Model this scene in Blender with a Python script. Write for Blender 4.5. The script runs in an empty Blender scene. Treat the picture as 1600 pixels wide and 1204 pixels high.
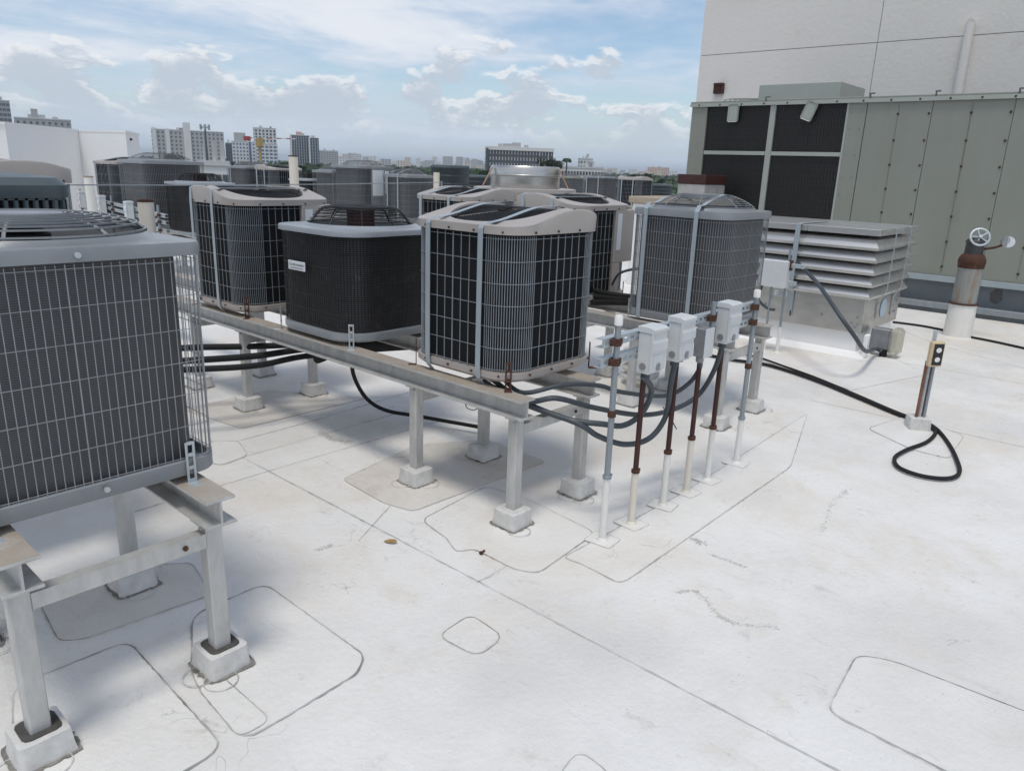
import bpy, math, random
from mathutils import Vector, Matrix
random.seed(7)
PI = math.pi
scene = bpy.context.scene
COL = scene.collection

# ------------------------------------------------------------------ camera
CAM_H = 1.70
RIGHT = Vector((0.6666744541, -0.7445601766, 0.0342828772))
DOWN = Vector((-0.1853752367, -0.2101831193, -0.9599266003))
FWD = Vector((0.7219288011, 0.6336033458, -0.2781467353))
FOC = 1171.95
cd = bpy.data.cameras.new('camera')
cam = bpy.data.objects.new('camera', cd)
COL.objects.link(cam)
cam.matrix_world = Matrix(((RIGHT.x, -DOWN.x, -FWD.x, 0), (RIGHT.y, -DOWN.y, -FWD.y, 0), (RIGHT.z, -DOWN.z, -FWD.z, CAM_H), (0, 0, 0, 1)))
cd.sensor_width = 36
cd.lens = FOC / 1600 * 36
cd.clip_start = 0.05
cd.clip_end = 40000
scene.camera = cam

# ------------------------------------------------------------------ sky and sun
SUN_EL, SUN_AZ = math.radians(73), math.radians(205)      # azimuth measured from +X towards +Y
scene.view_settings.view_transform = 'Standard'
scene.view_settings.look = 'None'
scene.view_settings.gamma = 1
scene.view_settings.exposure = 0.08
scene.view_settings.use_curve_mapping = False

w = bpy.data.worlds.new('World')
scene.world = w
w.use_nodes = True
nt = w.node_tree
nt.nodes.clear()
def N(t, **k):
    n = nt.nodes.new(t)
    for a, b in k.items():
        setattr(n, a, b)
    return n
def LK(a, b):
    nt.links.new(a, b)
def mth(op, a, b=None, c=None, clamp=False):
    n = N('ShaderNodeMath', operation=op)
    n.use_clamp = clamp
    for i, v in enumerate((a, b, c)):
        if v is None:
            continue
        if isinstance(v, (int, float)):
            n.inputs[i].default_value = v
        else:
            LK(v, n.inputs[i])
    return n.outputs[0]
def ramp(v, p0, p1):
    n = N('ShaderNodeMapRange')
    n.interpolation_type = 'SMOOTHSTEP'
    LK(v, n.inputs[0])
    n.inputs[1].default_value = p0
    n.inputs[2].default_value = p1
    return n.outputs[0]
def noise(vec, scale, detail=6, rough=.55, dist=0):
    n = N('ShaderNodeTexNoise')
    LK(vec, n.inputs['Vector'])
    n.inputs['Scale'].default_value = scale
    n.inputs['Detail'].default_value = detail
    n.inputs['Roughness'].default_value = rough
    n.inputs['Distortion'].default_value = dist
    return n.outputs['Fac']
sky = N('ShaderNodeTexSky', sky_type='NISHITA')
sky.sun_disc = False
sky.sun_elevation = SUN_EL
sky.sun_rotation = PI / 2 - SUN_AZ
sky.air_density = 1.0
sky.dust_density = 0.6
sky.ozone_density = 2.2
sbg = N('ShaderNodeBackground')
LK(sky.outputs[0], sbg.inputs[0])
sbg.inputs[1].default_value = 0.125
tc = N('ShaderNodeTexCoord')
sep = N('ShaderNodeSeparateXYZ')
LK(tc.outputs['Generated'], sep.inputs[0])
zc = mth('MAXIMUM', sep.outputs[2], 0.0)
# high broken layer: the direction cast onto a flat deck overhead
zd = mth('ADD', zc, 0.09)
comb = N('ShaderNodeCombineXYZ')
LK(mth('DIVIDE', sep.outputs[0], zd), comb.inputs[0])
LK(mth('DIVIDE', sep.outputs[1], zd), comb.inputs[1])
comb.inputs[2].default_value = 4.3
def mixcol(fac, A, B):
    n = N('ShaderNodeMix', data_type='RGBA')
    LK(fac, n.inputs['Factor'])
    for k, v in (('A', A), ('B', B)):
        if isinstance(v, tuple):
            n.inputs[k].default_value = (*v, 1)
        else:
            LK(v, n.inputs[k])
    return n.outputs['Result']
d1 = noise(comb.outputs[0], 0.42, 9, .58, .35)
d2 = noise(comb.outputs[0], 1.7, 7, .6, .4)
dsum = mth('ADD', mth('MULTIPLY', d1, .72), mth('MULTIPLY', d2, .28))
deck = mth('MULTIPLY', ramp(dsum, .40, .56), .93)
deck_col = mixcol(ramp(dsum, .46, .62), (.60, .68, .80), (.80, .83, .88))
# cumulus heaps standing over the horizon: azimuth and elevation space
az = mth('ARCTAN2', sep.outputs[1], sep.outputs[0])
def heapvec(de):
    c2 = N('ShaderNodeCombineXYZ')
    LK(az, c2.inputs[0])
    LK(mth('MULTIPLY', mth('ADD', zc, de), 1.9), c2.inputs[1])
    c2.inputs[2].default_value = 5.15
    return c2.outputs[0]
def heapden(de, det):
    v = heapvec(de)
    return mth('ADD', mth('MULTIPLY', noise(v, 6.0, 3, .5, 0), .55), mth('MULTIPLY', noise(v, 15, det, .60, .25), .45))
q0, q1 = heapden(0, 10), heapden(.010, 6)
thr = mth('ADD', mth('MULTIPLY', mth('MAXIMUM', mth('SUBTRACT', zc, .075), 0), 2.3), .442)
heap = mth('MULTIPLY', ramp(mth('SUBTRACT', q0, thr), .0, .05), ramp(zc, .015, .075))
lit = mth('MULTIPLY', ramp(mth('SUBTRACT', q0, q1), -.012, .030), ramp(mth('SUBTRACT', .11, mth('SUBTRACT', q0, thr)), .0, .10))
heap_col = mixcol(lit, (.52, .585, .67), (.90, .91, .92))
hzn = mth('MULTIPLY', ramp(mth('SUBTRACT', .13, zc), .0, .13), .80)
def bgm(a, col, fac):
    bg = N('ShaderNodeBackground')
    if isinstance(col, tuple):
        bg.inputs[0].default_value = (*col, 1)
    else:
        LK(col, bg.inputs[0])
    m_ = N('ShaderNodeMixShader')
    LK(fac, m_.inputs[0])
    LK(a, m_.inputs[1])
    LK(bg.outputs[0], m_.inputs[2])
    return m_.outputs[0]
sh_ = bgm(sbg.outputs[0], deck_col, deck)
sh_ = bgm(sh_, (.50, .60, .72), hzn)
sh_ = bgm(sh_, heap_col, mth('MULTIPLY', heap, .90))
wo = N('ShaderNodeOutputWorld')
LK(sh_, wo.inputs[0])

sd = bpy.data.lights.new('sun', 'SUN')
sd.energy = 1.65
sd.angle = math.radians(15)
sd.color = (1, .95, .86)
sun = bpy.data.objects.new('sun', sd)
COL.objects.link(sun)
sdir = Vector((math.cos(SUN_EL) * math.cos(SUN_AZ), math.cos(SUN_EL) * math.sin(SUN_AZ), math.sin(SUN_EL)))
sun.rotation_euler = sdir.to_track_quat('Z', 'Y').to_euler()
sun.location = (0, 0, 30)

# ------------------------------------------------------------------ helpers
def ray(px, py):
    return RIGHT * ((px - 800) / FOC) + DOWN * ((py - 602) / FOC) + FWD
def at_z(px, py, z=0.0):
    d = ray(px, py)
    return Vector((0, 0, CAM_H)) + d * ((z - CAM_H) / d.z)
def at_y(px, py, y):
    d = ray(px, py)
    return Vector((0, 0, CAM_H)) + d * (y / d.y)
def at_d(px, py, dist):
    d = ray(px, py)
    return Vector((0, 0, CAM_H)) + d * (dist / math.hypot(d.x, d.y))

class MB:
    def __init__(s):
        s.v, s.f = [], []
    def add(s, vs, fs):
        o = len(s.v)
        s.v += [tuple(v) for v in vs]
        s.f += [tuple(i + o for i in f) for f in fs]
        return s
    def box(s, x0, x1, y0, y1, z0, z1, ch=0.0, mat=None):
        if ch <= 0:
            vs = [(x, y, z) for z in (z0, z1) for y in (y0, y1) for x in (x0, x1)]
            fs = [(0, 2, 3, 1), (4, 5, 7, 6), (0, 1, 5, 4), (2, 6, 7, 3), (0, 4, 6, 2), (1, 3, 7, 5)]
        else:
            X, Y, Z = (x0, x1), (y0, y1), (z0, z1)
            vs, idx = [], {}
            for i in (0, 1):
                for j in (0, 1):
                    for k in (0, 1):
                        sx, sy, sz = (ch if i == 0 else -ch), (ch if j == 0 else -ch), (ch if k == 0 else -ch)
                        for a in range(3):
                            p = [X[i] + sx, Y[j] + sy, Z[k] + sz]
                            p[a] = (X[i], Y[j], Z[k])[a]
                            idx[(i, j, k, a)] = len(vs)
                            vs.append(tuple(p))
            fs = []
            for a in range(3):
                b, c = (a + 1) % 3, (a + 2) % 3
                for e in (0, 1):
                    def g(ub, uc):
                        t = [0, 0, 0]
                        t[a], t[b], t[c] = e, ub, uc
                        return idx[(t[0], t[1], t[2], a)]
                    q = [g(0, 0), g(1, 0), g(1, 1), g(0, 1)]
                    fs.append(tuple(q if e else q[::-1]))
            for a in range(3):      # edge chamfers along axis a
                b, c = (a + 1) % 3, (a + 2) % 3
                for eb in (0, 1):
                    for ec in (0, 1):
                        def g2(ua, ax):
                            t = [0, 0, 0]
                            t[a], t[b], t[c] = ua, eb, ec
                            return idx[(t[0], t[1], t[2], ax)]
                        q = [g2(0, b), g2(1, b), g2(1, c), g2(0, c)]
                        if (eb + ec) % 2 == 1:
                            q = q[::-1]
                        fs.append(tuple(q))
            for i in (0, 1):
                for j in (0, 1):
                    for k in (0, 1):
                        q = [idx[(i, j, k, 0)], idx[(i, j, k, 1)], idx[(i, j, k, 2)]]
                        if (i + j + k) % 2 == 0:
                            q = q[::-1]
                        fs.append(tuple(q))
        if mat is not None:
            vs = [tuple(mat @ Vector(v)) for v in vs]
        return s.add(vs, fs)
    def prism(s, pts, z0, z1):
        n = len(pts)
        vs = [(p[0], p[1], z0) for p in pts] + [(p[0], p[1], z1) for p in pts]
        fs = [tuple(range(n))[::-1], tuple(range(n, 2 * n))] + [(i, (i + 1) % n, n + (i + 1) % n, n + i) for i in range(n)]
        return s.add(vs, fs)
    def rings(s, loops, closed=True, cap0=False, cap1=False):
        n = len(loops[0])
        vs = [p for l in loops for p in l]
        fs = []
        for k in range(len(loops) - 1):
            for i in range(n if closed else n - 1):
                j = (i + 1) % n
                fs.append((k * n + i, k * n + j, (k + 1) * n + j, (k + 1) * n + i))
        if cap0:
            fs.append(tuple(range(n))[::-1])
        if cap1:
            fs.append(tuple(range((len(loops) - 1) * n, len(loops) * n)))
        return s.add(vs, fs)
    def tube(s, pts, r, n=8, closed=False, caps=True):
        pts = [Vector(p) for p in pts]
        m = len(pts)
        loops = []
        up = None
        for i, p in enumerate(pts):
            a = pts[(i - 1) % m] if (closed or i > 0) else p
            b = pts[(i + 1) % m] if (closed or i < m - 1) else p
            t = (b - a).normalized()
            if up is None:
                up = Vector((0, 0, 1)) if abs(t.z) < .9 else Vector((1, 0, 0))
            sx = t.cross(up).normalized()
            up = sx.cross(t).normalized()
            rr = r[i] if isinstance(r, (list, tuple)) else r
            loops.append([tuple(p + (sx * math.cos(2 * PI * k / n + PI / n) + up * math.sin(2 * PI * k / n + PI / n)) * rr) for k in range(n)])
        if closed:
            loops.append(loops[0])
        return s.rings(loops, True, caps and not closed, caps and not closed)
    def lathe(s, prof, n=32, c=(0, 0)):
        loops = [[(c[0] + r * math.cos(2 * PI * i / n), c[1] + r * math.sin(2 * PI * i / n), z) for i in range(n)] for r, z in prof]
        return s.rings(loops, True, True, True)
    def mesh(s, name, mat=None, smooth=None):
        me = bpy.data.meshes.new(name)
        me.from_pydata(s.v, [], s.f)
        if mat:
            me.materials.append(mat)
        if smooth:
            me.polygons.foreach_set('use_smooth', [True] * len(me.polygons))
            me.set_sharp_from_angle(angle=math.radians(smooth))
        me.update()
        return me
    def build(s, name, mat, parent=None, smooth=None, kind=None, label=None):
        return ob(name, s.mesh(name, mat, smooth), parent, kind, label)

def ob(name, me, parent=None, kind=None, label=None):
    o = bpy.data.objects.new(name, me)
    COL.objects.link(o)
    if parent is not None:
        o.parent = parent
    if kind:
        o['kind'] = kind
    if label:
        o['label'] = label
    return o
def tag(o, label, cat, group=None):
    o['label'] = label
    o['category'] = cat
    if group:
        o['group'] = group
    return o
def thing(name, label, cat, loc=(0, 0, 0), rz=0, group=None):
    o = bpy.data.objects.new(name, None)
    COL.objects.link(o)
    o.location = loc
    o.rotation_euler = (0, 0, rz)
    o.empty_display_size = .1
    return tag(o, label, cat, group)
def smooth_path(pts, n=8):
    pts = [Vector(p) for p in pts]
    out = []
    for i in range(len(pts) - 1):
        p0, p1, p2, p3 = pts[max(i - 1, 0)], pts[i], pts[i + 1], pts[min(i + 2, len(pts) - 1)]
        for k in range(n):
            t = k / n
            out.append(.5 * ((2 * p1) + (p2 - p0) * t + (2 * p0 - 5 * p1 + 4 * p2 - p3) * t * t + (3 * p1 - p0 - 3 * p2 + p3) * t ** 3))
    out.append(pts[-1])
    return out
def rrect(sx, sy, r, n=8, flat=1):
    """rounded rectangle, counter-clockwise, centred; returns (x, y)"""
    hx, hy = sx / 2 - r, sy / 2 - r
    out = []
    for cx, cy, a0 in ((hx, hy, 0), (-hx, hy, PI / 2), (-hx, -hy, PI), (hx, -hy, 1.5 * PI)):
        for i in range(n + 1):
            a = a0 + PI / 2 * i / n
            out.append((cx + r * math.cos(a), cy + r * math.sin(a)))
    if flat > 1:
        o2 = []
        m = len(out)
        for i in range(m):
            o2.append(out[i])
            if (i + 1) % (n + 1) == 0:
                q = out[(i + 1) % m]
                for k in range(1, flat):
                    o2.append((out[i][0] + (q[0] - out[i][0]) * k / flat, out[i][1] + (q[1] - out[i][1]) * k / flat))
        out = o2
    return out
def at_height(pts, z):
    return [(p[0], p[1], z) for p in pts]

# ------------------------------------------------------------------ materials
def material(name, base, dark=None, scale=6.0, amount=.5, rough=.6, metal=0.0, bump=0.0, bscale=60.0, spots=None, spot_scale=3.0, spot_lo=.6, spot_hi=.75, world=False, stretch=(1, 1, 1), rvar=.15, stripes=None, spec=.5):
    m = bpy.data.materials.new(name)
    m.use_nodes = True
    t = m.node_tree
    b = t.nodes['Principled BSDF']
    def n(ty, **k):
        x = t.nodes.new(ty)
        for a, v in k.items():
            setattr(x, a, v)
        return x
    L = t.links.new
    if world:
        co = n('ShaderNodeNewGeometry').outputs['Position']
    else:
        tcn = n('ShaderNodeTexCoord')
        oi = n('ShaderNodeObjectInfo')
        ad = n('ShaderNodeVectorMath', operation='ADD')
        L(tcn.outputs['Object'], ad.inputs[0])
        L(oi.outputs['Location'], ad.inputs[1])
        co = ad.outputs[0]
    mp = n('ShaderNodeMapping')
    mp.inputs['Scale'].default_value = stretch
    L(co, mp.inputs[0])
    n1 = n('ShaderNodeTexNoise')
    n1.inputs['Scale'].default_value = scale
    n1.inputs['Detail'].default_value = 8
    n1.inputs['Roughness'].default_value = .65
    L(mp.outputs[0], n1.inputs['Vector'])
    dk = dark or tuple(c * .6 for c in base)
    mr = n('ShaderNodeMapRange')
    mr.inputs[1].default_value = .35
    mr.inputs[2].default_value = .75
    mr.inputs[3].default_value = 0
    mr.inputs[4].default_value = amount
    L(n1.outputs['Fac'], mr.inputs[0])
    mix = n('ShaderNodeMix', data_type='RGBA')
    mix.inputs['A'].default_value = (*base, 1)
    mix.inputs['B'].default_value = (*dk, 1)
    L(mr.outputs[0], mix.inputs['Factor'])
    col = mix.outputs['Result']
    if stripes:                     # (axis, period, colour, width): fine repeated fins
        sp = n('ShaderNodeSeparateXYZ')
        L(t.nodes[tcn.name].outputs['Object'] if not world else co, sp.inputs[0])
        ml = n('ShaderNodeMath', operation='MULTIPLY')
        ml.inputs[1].default_value = 1 / stripes[1]
        L(sp.outputs[stripes[0]], ml.inputs[0])
        fr = n('ShaderNodeMath', operation='FRACT')
        L(ml.outputs[0], fr.inputs[0])
        gt = n('ShaderNodeMath', operation='GREATER_THAN')
        gt.inputs[1].default_value = stripes[3]
        L(fr.outputs[0], gt.inputs[0])
        m3 = n('ShaderNodeMix', data_type='RGBA')
        L(gt.outputs[0], m3.inputs['Factor'])
        L(col, m3.inputs['A'])
        m3.inputs['B'].default_value = (*stripes[2], 1)
        col = m3.outputs['Result']
    if spots:
        n2 = n('ShaderNodeTexNoise')
        n2.inputs['Scale'].default_value = spot_scale
        n2.inputs['Detail'].default_value = 7
        n2.inputs['Roughness'].default_value = .7
        L(mp.outputs[0], n2.inputs['Vector'])
        m2 = n('ShaderNodeMapRange')
        m2.interpolation_type = 'SMOOTHSTEP'
        m2.inputs[1].default_value = spot_lo
        m2.inputs[2].default_value = spot_hi
        L(n2.outputs['Fac'], m2.inputs[0])
        mix2 = n('ShaderNodeMix', data_type='RGBA')
        L(m2.outputs[0], mix2.inputs['Factor'])
        L(col, mix2.inputs['A'])
        mix2.inputs['B'].default_value = (*spots, 1)
        col = mix2.outputs['Result']
    L(col, b.inputs['Base Color'])
    rr = n('ShaderNodeMapRange')
    rr.inputs[3].default_value = max(0.02, rough - rvar)
    rr.inputs[4].default_value = min(1, rough + rvar)
    L(n1.outputs['Fac'], rr.inputs[0])
    L(rr.outputs[0], b.inputs['Roughness'])
    b.inputs['Metallic'].default_value = metal
    b.inputs['Specular IOR Level'].default_value = spec
    if bump > 0:
        n3 = n('ShaderNodeTexNoise')
        n3.inputs['Scale'].default_value = bscale
        n3.inputs['Detail'].default_value = 5
        L(mp.outputs[0], n3.inputs['Vector'])
        bp = n('ShaderNodeBump')
        bp.inputs['Strength'].default_value = bump
        bp.inputs['Distance'].default_value = .01
        L(n3.outputs['Fac'], bp.inputs['Height'])
        L(bp.outputs[0], b.inputs['Normal'])
    return m

RUST = (.11, .035, .015)
MAT = dict(
    beige=material('beige_paint', (.41, .375, .35), (.35, .315, .29), 5, .6, .45, bump=.05, bscale=30, spots=(.27, .22, .18), spot_scale=7, spot_lo=.68, spot_hi=.8),
    grey=material('grey_paint', (.25, .265, .28), (.18, .19, .20), 5, .7, .33, bump=.02, bscale=8, rvar=.08),
    pale=material('pale_grey_paint', (.38, .41, .44), (.30, .33, .35), 4, .6, .4, bump=.04),
    slim=material('slate_blue_paint', (.31, .335, .36), (.24, .26, .28), 5, .7, .4, bump=.02),
    teal=material('slate_paint', (.085, .11, .12), (.06, .08, .088), 5, .6, .4),
    coil=material('coil_black', (.008, .0085, .010), (.016, .016, .016), 9, .7, .7, stripes=(2, .011, (.013, .014, .016), .55), spec=.2),
    coil_grey=material('coil_grey', (.030, .031, .034), (.06, .06, .06), 6, .9, .5, stripes=(2, .0068, (.085, .087, .092), .5), spots=(.11, .105, .10), spot_scale=5, spot_lo=.66, spot_hi=.8),
    coil_dark=material('coil_dark', (.011, .011, .013), (.022, .022, .025), 5, .8, .55, stripes=(2, .012, (.055, .056, .06), .6), spots=(.085, .085, .09), spot_scale=9, spot_lo=.55, spot_hi=.75),
    wire_pale=material('wire_coated', (.30, .34, .38), (.22, .2, .18), 12, .6, .4, metal=.2, spots=RUST, spot_scale=5, spot_lo=.70, spot_hi=.80),
    wire_grey=material('wire_grey', (.30, .315, .33), (.20, .20, .20), 12, .6, .4, metal=.2),
    wire_black=material('wire_black', (.012, .012, .013), (.02, .018, .016), 12, .6, .45),
    fan=material('fan_blade', (.045, .047, .05), (.03, .03, .03), 6, .6, .5),
    galv=material('galvanised_steel', (.54, .59, .62), (.38, .41, .43), 18, .8, .42, metal=.45, bump=.05, bscale=70),
    strap=material('galvanised_strap', (.42, .475, .51), (.33, .37, .40), 10, .6, .45, metal=.35),
    alum=material('weathered_aluminium', (.56, .555, .54), (.36, .355, .34), 14, .9, .48, metal=.3, bump=.08, bscale=80, spots=(.30, .25, .18), spot_scale=6, spot_lo=.60, spot_hi=.76, stretch=(1, 1, .35)),
    beamtop=material('stained_aluminium', (.47, .42, .36), (.36, .29, .22), 7, .9, .55, metal=.25, bump=.08, bscale=80, spots=(.55, .55, .54), spot_scale=4, spot_lo=.55, spot_hi=.7),
    rust=material('rust', (.085, .035, .02), (.045, .018, .012), 25, .8, .85, bump=.35, bscale=120, spots=(.20, .075, .025), spot_scale=14, spot_lo=.58, spot_hi=.72),
    rustpipe=material('rusted_conduit', (.06, .021, .016), (.032, .013, .011), 14, .8, .75, bump=.25, bscale=120, stretch=(1, 1, .25), spots=(.12, .04, .02), spot_scale=10, spot_lo=.6, spot_hi=.75),
    conduit=material('grey_conduit', (.29, .32, .345), (.20, .22, .24), 12, .7, .45, metal=.35, stretch=(1, 1, .2), spots=(.36, .31, .24), spot_scale=6, spot_lo=.62, spot_hi=.74),
    pvc=material('white_pvc', (.80, .79, .76), (.62, .58, .50), 7, .7, .5, stretch=(1, 1, .4), spots=(.55, .43, .27), spot_scale=5, spot_lo=.68, spot_hi=.82),
    cream=material('cream_pipe_paint', (.74, .70, .62), (.62, .54, .42), 5, .7, .55, stretch=(1, 1, .25), spots=(.40, .24, .10), spot_scale=6, spot_lo=.64, spot_hi=.76),
    box=material('box_grey_paint', (.61, .63, .635), (.53, .545, .55), 7, .7, .5, bump=.06, bscale=50),
    boxdark=material('box_bare_steel', (.30, .31, .325), (.2, .2, .21), 14, .8, .5, metal=.35, bump=.1, bscale=80),
    hose=material('liquidtight_hose', (.055, .068, .08), (.035, .042, .05), 10, .6, .5),
    black=material('black_rubber', (.012, .012, .013), (.028, .027, .026), 8, .7, .7, bump=.1, bscale=60, spec=.3),
    footing=material('flashing_membrane', (.70, .69, .67), (.46, .44, .41), 14, .85, .65, bump=.3, bscale=25, spots=(.24, .22, .19), spot_scale=9, spot_lo=.64, spot_hi=.8),
    pitch=material('pitch_sealant', (.045, .042, .038), (.12, .115, .105), 20, .8, .8, bump=.4, bscale=60),
    white=material('white_stucco', (.84, .835, .825), (.78, .775, .765), 1.2, .6, .75, bump=.25, bscale=22, world=True),
    wallw=material('painted_concrete', (.72, .69, .655), (.65, .62, .585), .7, .7, .8, bump=.5, bscale=14, world=True, spots=(.63, .60, .565), spot_scale=1.4, spot_lo=.6, spot_hi=.75),
    joint=material('joint_sealant', (.34, .33, .32), (.22, .21, .2), 5, .6, .8),
    sage=material('sage_paint', (.250, .262, .228), (.21, .218, .185), 1.3, .8, .5, bump=.55, bscale=2.2, stretch=(1, 1, .4), spots=(.21, .208, .165), spot_scale=2.2, spot_lo=.6, spot_hi=.8),
    sage2=material('sage_paint_pale', (.36, .385, .355), (.30, .32, .28), 1.5, .6, .5),
    steel=material('mill_aluminium', (.58, .57, .55), (.43, .42, .40), 5, .9, .32, metal=.85, bump=.06, bscale=30, stretch=(1, 1, 3), rvar=.1),
    steel2=material('blade_aluminium', (.66, .65, .63), (.46, .45, .43), 6, .9, .33, metal=.75, bump=.05, bscale=14, stretch=(1, .3, 3), rvar=.1),
    label=material('white_label', (.72, .75, .78), (.6, .63, .66), 6, .5, .5),
    labelblue=material('faded_label_blue', (.42, .56, .68), (.5, .6, .68), 8, .6, .5),
    fadedlabel=material('faded_label', (.66, .665, .66), (.57, .58, .58), 14, .9, .6),
    ink=material('ink', (.06, .06, .07), None, 5, .3, .6),
    rail=material('grey_curb_steel', (.13, .15, .165), (.09, .1, .11), 4, .7, .6, metal=.1),
    copper=material('copper_stain', (.22, .09, .05), (.13, .05, .03), 12, .8, .6),
    yellow=material('yellowed_plastic', (.62, .50, .32), (.50, .38, .21), 14, .7, .5),
    blackgloss=material('black_cover', (.014, .014, .015), None, 5, .3, .35),
    tan=material('tan_concrete', (.42, .35, .27), (.33, .26, .19), 6, .8, .8, bump=.3, bscale=40),
    brown=material('brown_metal', (.055, .017, .014), (.04, .012, .010), 5, .6, .5),
    seam=material('seam_dirt', (.60, .59, .57), (.04, .037, .033), 3, 1.0, .8, world=True),
    seam_faint=material('seam_faint', (.68, .67, .65), (.16, .15, .14), 3, 1.0, .8, world=True),
    scuff=material('scuff_dirt', (.50, .49, .46), (.68, .67, .65), 18, 1.0, .85, world=True),
    grime=material('footing_grime', (.30, .28, .25), (.07, .065, .06), 16, 1.0, .9, world=True),
    leaf=material('dry_leaf', (.42, .27, .09), (.28, .16, .05), 30, .8, .7),
    dirty=material('dark_stain', (.05, .05, .052), (.10, .10, .10), 8, .6, .6),
    glassbox=None,
)
gm = bpy.data.materials.new('clear_plastic')
gm.use_nodes = True
gb = gm.node_tree.nodes['Principled BSDF']
gb.inputs['Base Color'].default_value = (.62, .60, .50, 1)
gb.inputs['Roughness'].default_value = .22
gb.inputs['Transmission Weight'].default_value = .55
gb.inputs['IOR'].default_value = 1.3
MAT['glassbox'] = gm

def membrane(name, base, warm, grime, amount):
    """white roof sheet: broad soiling, tan ponding stains, fine scuffs and specks"""
    m = bpy.data.materials.new(name)
    m.use_nodes = True
    t = m.node_tree
    b = t.nodes['Principled BSDF']
    L = t.links.new
    pos = t.nodes.new('ShaderNodeNewGeometry').outputs['Position']
    def nz(scale, detail, rough=.6, stretch=None, dist=0.0):
        x = t.nodes.new('ShaderNodeTexNoise')
        x.inputs['Scale'].default_value = scale
        x.inputs['Detail'].default_value = detail
        x.inputs['Roughness'].default_value = rough
        x.inputs['Distortion'].default_value = dist
        if stretch:
            mp = t.nodes.new('ShaderNodeMapping')
            mp.inputs['Scale'].default_value = stretch
            mp.inputs['Rotation'].default_value = (0, 0, .6)
            L(pos, mp.inputs[0])
            L(mp.outputs[0], x.inputs['Vector'])
        else:
            L(pos, x.inputs['Vector'])
        return x.outputs['Fac']
    def rg(v, a, c, lo, hi):
        x = t.nodes.new('ShaderNodeMapRange')
        x.interpolation_type = 'SMOOTHSTEP'
        for i, q in ((1, a), (2, c), (3, lo), (4, hi)):
            x.inputs[i].default_value = q
        L(v, x.inputs[0])
        return x.outputs[0]
    def mixc(fac, a, col):
        x = t.nodes.new('ShaderNodeMix')
        x.data_type = 'RGBA'
        L(fac, x.inputs['Factor'])
        if isinstance(a, tuple):
            x.inputs['A'].default_value = (*a, 1)
        else:
            L(a, x.inputs['A'])
        x.inputs['B'].default_value = (*col, 1)
        return x.outputs['Result']
    def ridge(v, wdt):
        x1 = t.nodes.new('ShaderNodeMath')
        x1.operation = 'SUBTRACT'
        L(v, x1.inputs[0])
        x1.inputs[1].default_value = .5
        x2 = t.nodes.new('ShaderNodeMath')
        x2.operation = 'ABSOLUTE'
        L(x1.outputs[0], x2.inputs[0])
        return rg(x2.outputs[0], 0, wdt, 1, 0)
    def mul(a_, b_):
        x = t.nodes.new('ShaderNodeMath')
        x.operation = 'MULTIPLY'
        L(a_, x.inputs[0])
        L(b_, x.inputs[1])
        return x.outputs[0]
    c = mixc(rg(nz(.55, 6), .40, .68, 0, .55 * amount), base, grime)
    c = mixc(rg(nz(.9, 7, .65, None, .5), .46, .72, 0, .75 * amount), c, warm)
    c = mixc(rg(nz(3.2, 9, .74, None, .3), .50, .74, 0, .5 * amount), c, tuple(g * .95 for g in warm))
    c = mixc(rg(nz(6.5, 10, .78, None, .6), .57, .76, 0, .62 * amount), c, tuple(g * .80 for g in grime))
    c = mixc(rg(nz(9, 9, .75, (1, .18, 1), .6), .60, .76, 0, .42 * amount), c, tuple(g * .7 for g in grime))
    c = mixc(mul(ridge(nz(2.6, 3, .5, None, 1.6), .006), rg(nz(1.7, 4), .56, .64, 0, .55 * amount)), c, tuple(g * .6 for g in grime))
    c = mixc(mul(ridge(nz(5.2, 2, .5, (1, .5, 1), 2.5), .008), rg(nz(2.1, 4, .6, (1, 1.2, 1)), .58, .66, 0, .5 * amount)), c, tuple(g * .65 for g in grime))
    c = mixc(rg(nz(26, 7, .8), .60, .72, 0, .30 * amount), c, tuple(g * .7 for g in grime))
    c = mixc(mul(rg(nz(60, 2, .5), .735, .75, 0, .8 * amount), rg(nz(1.9, 5, .7), .48, .62, 0, 1)), c, tuple(g * .35 for g in grime))
    L(c, b.inputs['Base Color'])
    L(rg(nz(2.5, 5), .3, .7, .5, .72), b.inputs['Roughness'])
    b.inputs['Specular IOR Level'].default_value = .3
    bp = t.nodes.new('ShaderNodeBump')
    bp.inputs['Strength'].default_value = .6
    bp.inputs['Distance'].default_value = .009
    s1 = t.nodes.new('ShaderNodeMath')
    s1.operation = 'MULTIPLY_ADD'
    L(nz(2.2, 4), s1.inputs[0])
    s1.inputs[1].default_value = 2.2
    L(nz(38, 6, .65), s1.inputs[2])
    L(s1.outputs[0], bp.inputs['Height'])
    L(bp.outputs[0], b.inputs['Normal'])
    return m
MAT['roof'] = membrane('roof_membrane', (.80, .782, .755), (.72, .655, .57), (.58, .56, .53), 1.2)
MAT['patch'] = membrane('roof_patch', (.80, .78, .75), (.71, .65, .57), (.60, .58, .545), 1.0)
MAT['patch_tan'] = membrane('roof_patch_stained', (.71, .675, .63), (.55, .47, .38), (.46, .42, .37), 1.1)

# ------------------------------------------------------------------ the setting: city floor, roof
GROUND_Z = -16.0
g = MB()
g.add([(-9000, -9000, GROUND_Z), (14000, -9000, GROUND_Z), (14000, 14000, GROUND_Z), (-9000, 14000, GROUND_Z)], [(0, 1, 2, 3)])
go = g.build('ground', material('city_floor', (.075, .095, .055), (.16, .155, .14), .012, 1.0, .9, world=True, spots=(.30, .29, .27), spot_scale=.02, spot_lo=.62, spot_hi=.68))
go['kind'] = 'structure'
rf = MB().box(-6, 36, -9, 34, GROUND_Z + .05, 0)
roof = rf.build('roof', MAT['roof'])
roof['kind'] = 'structure'

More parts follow.
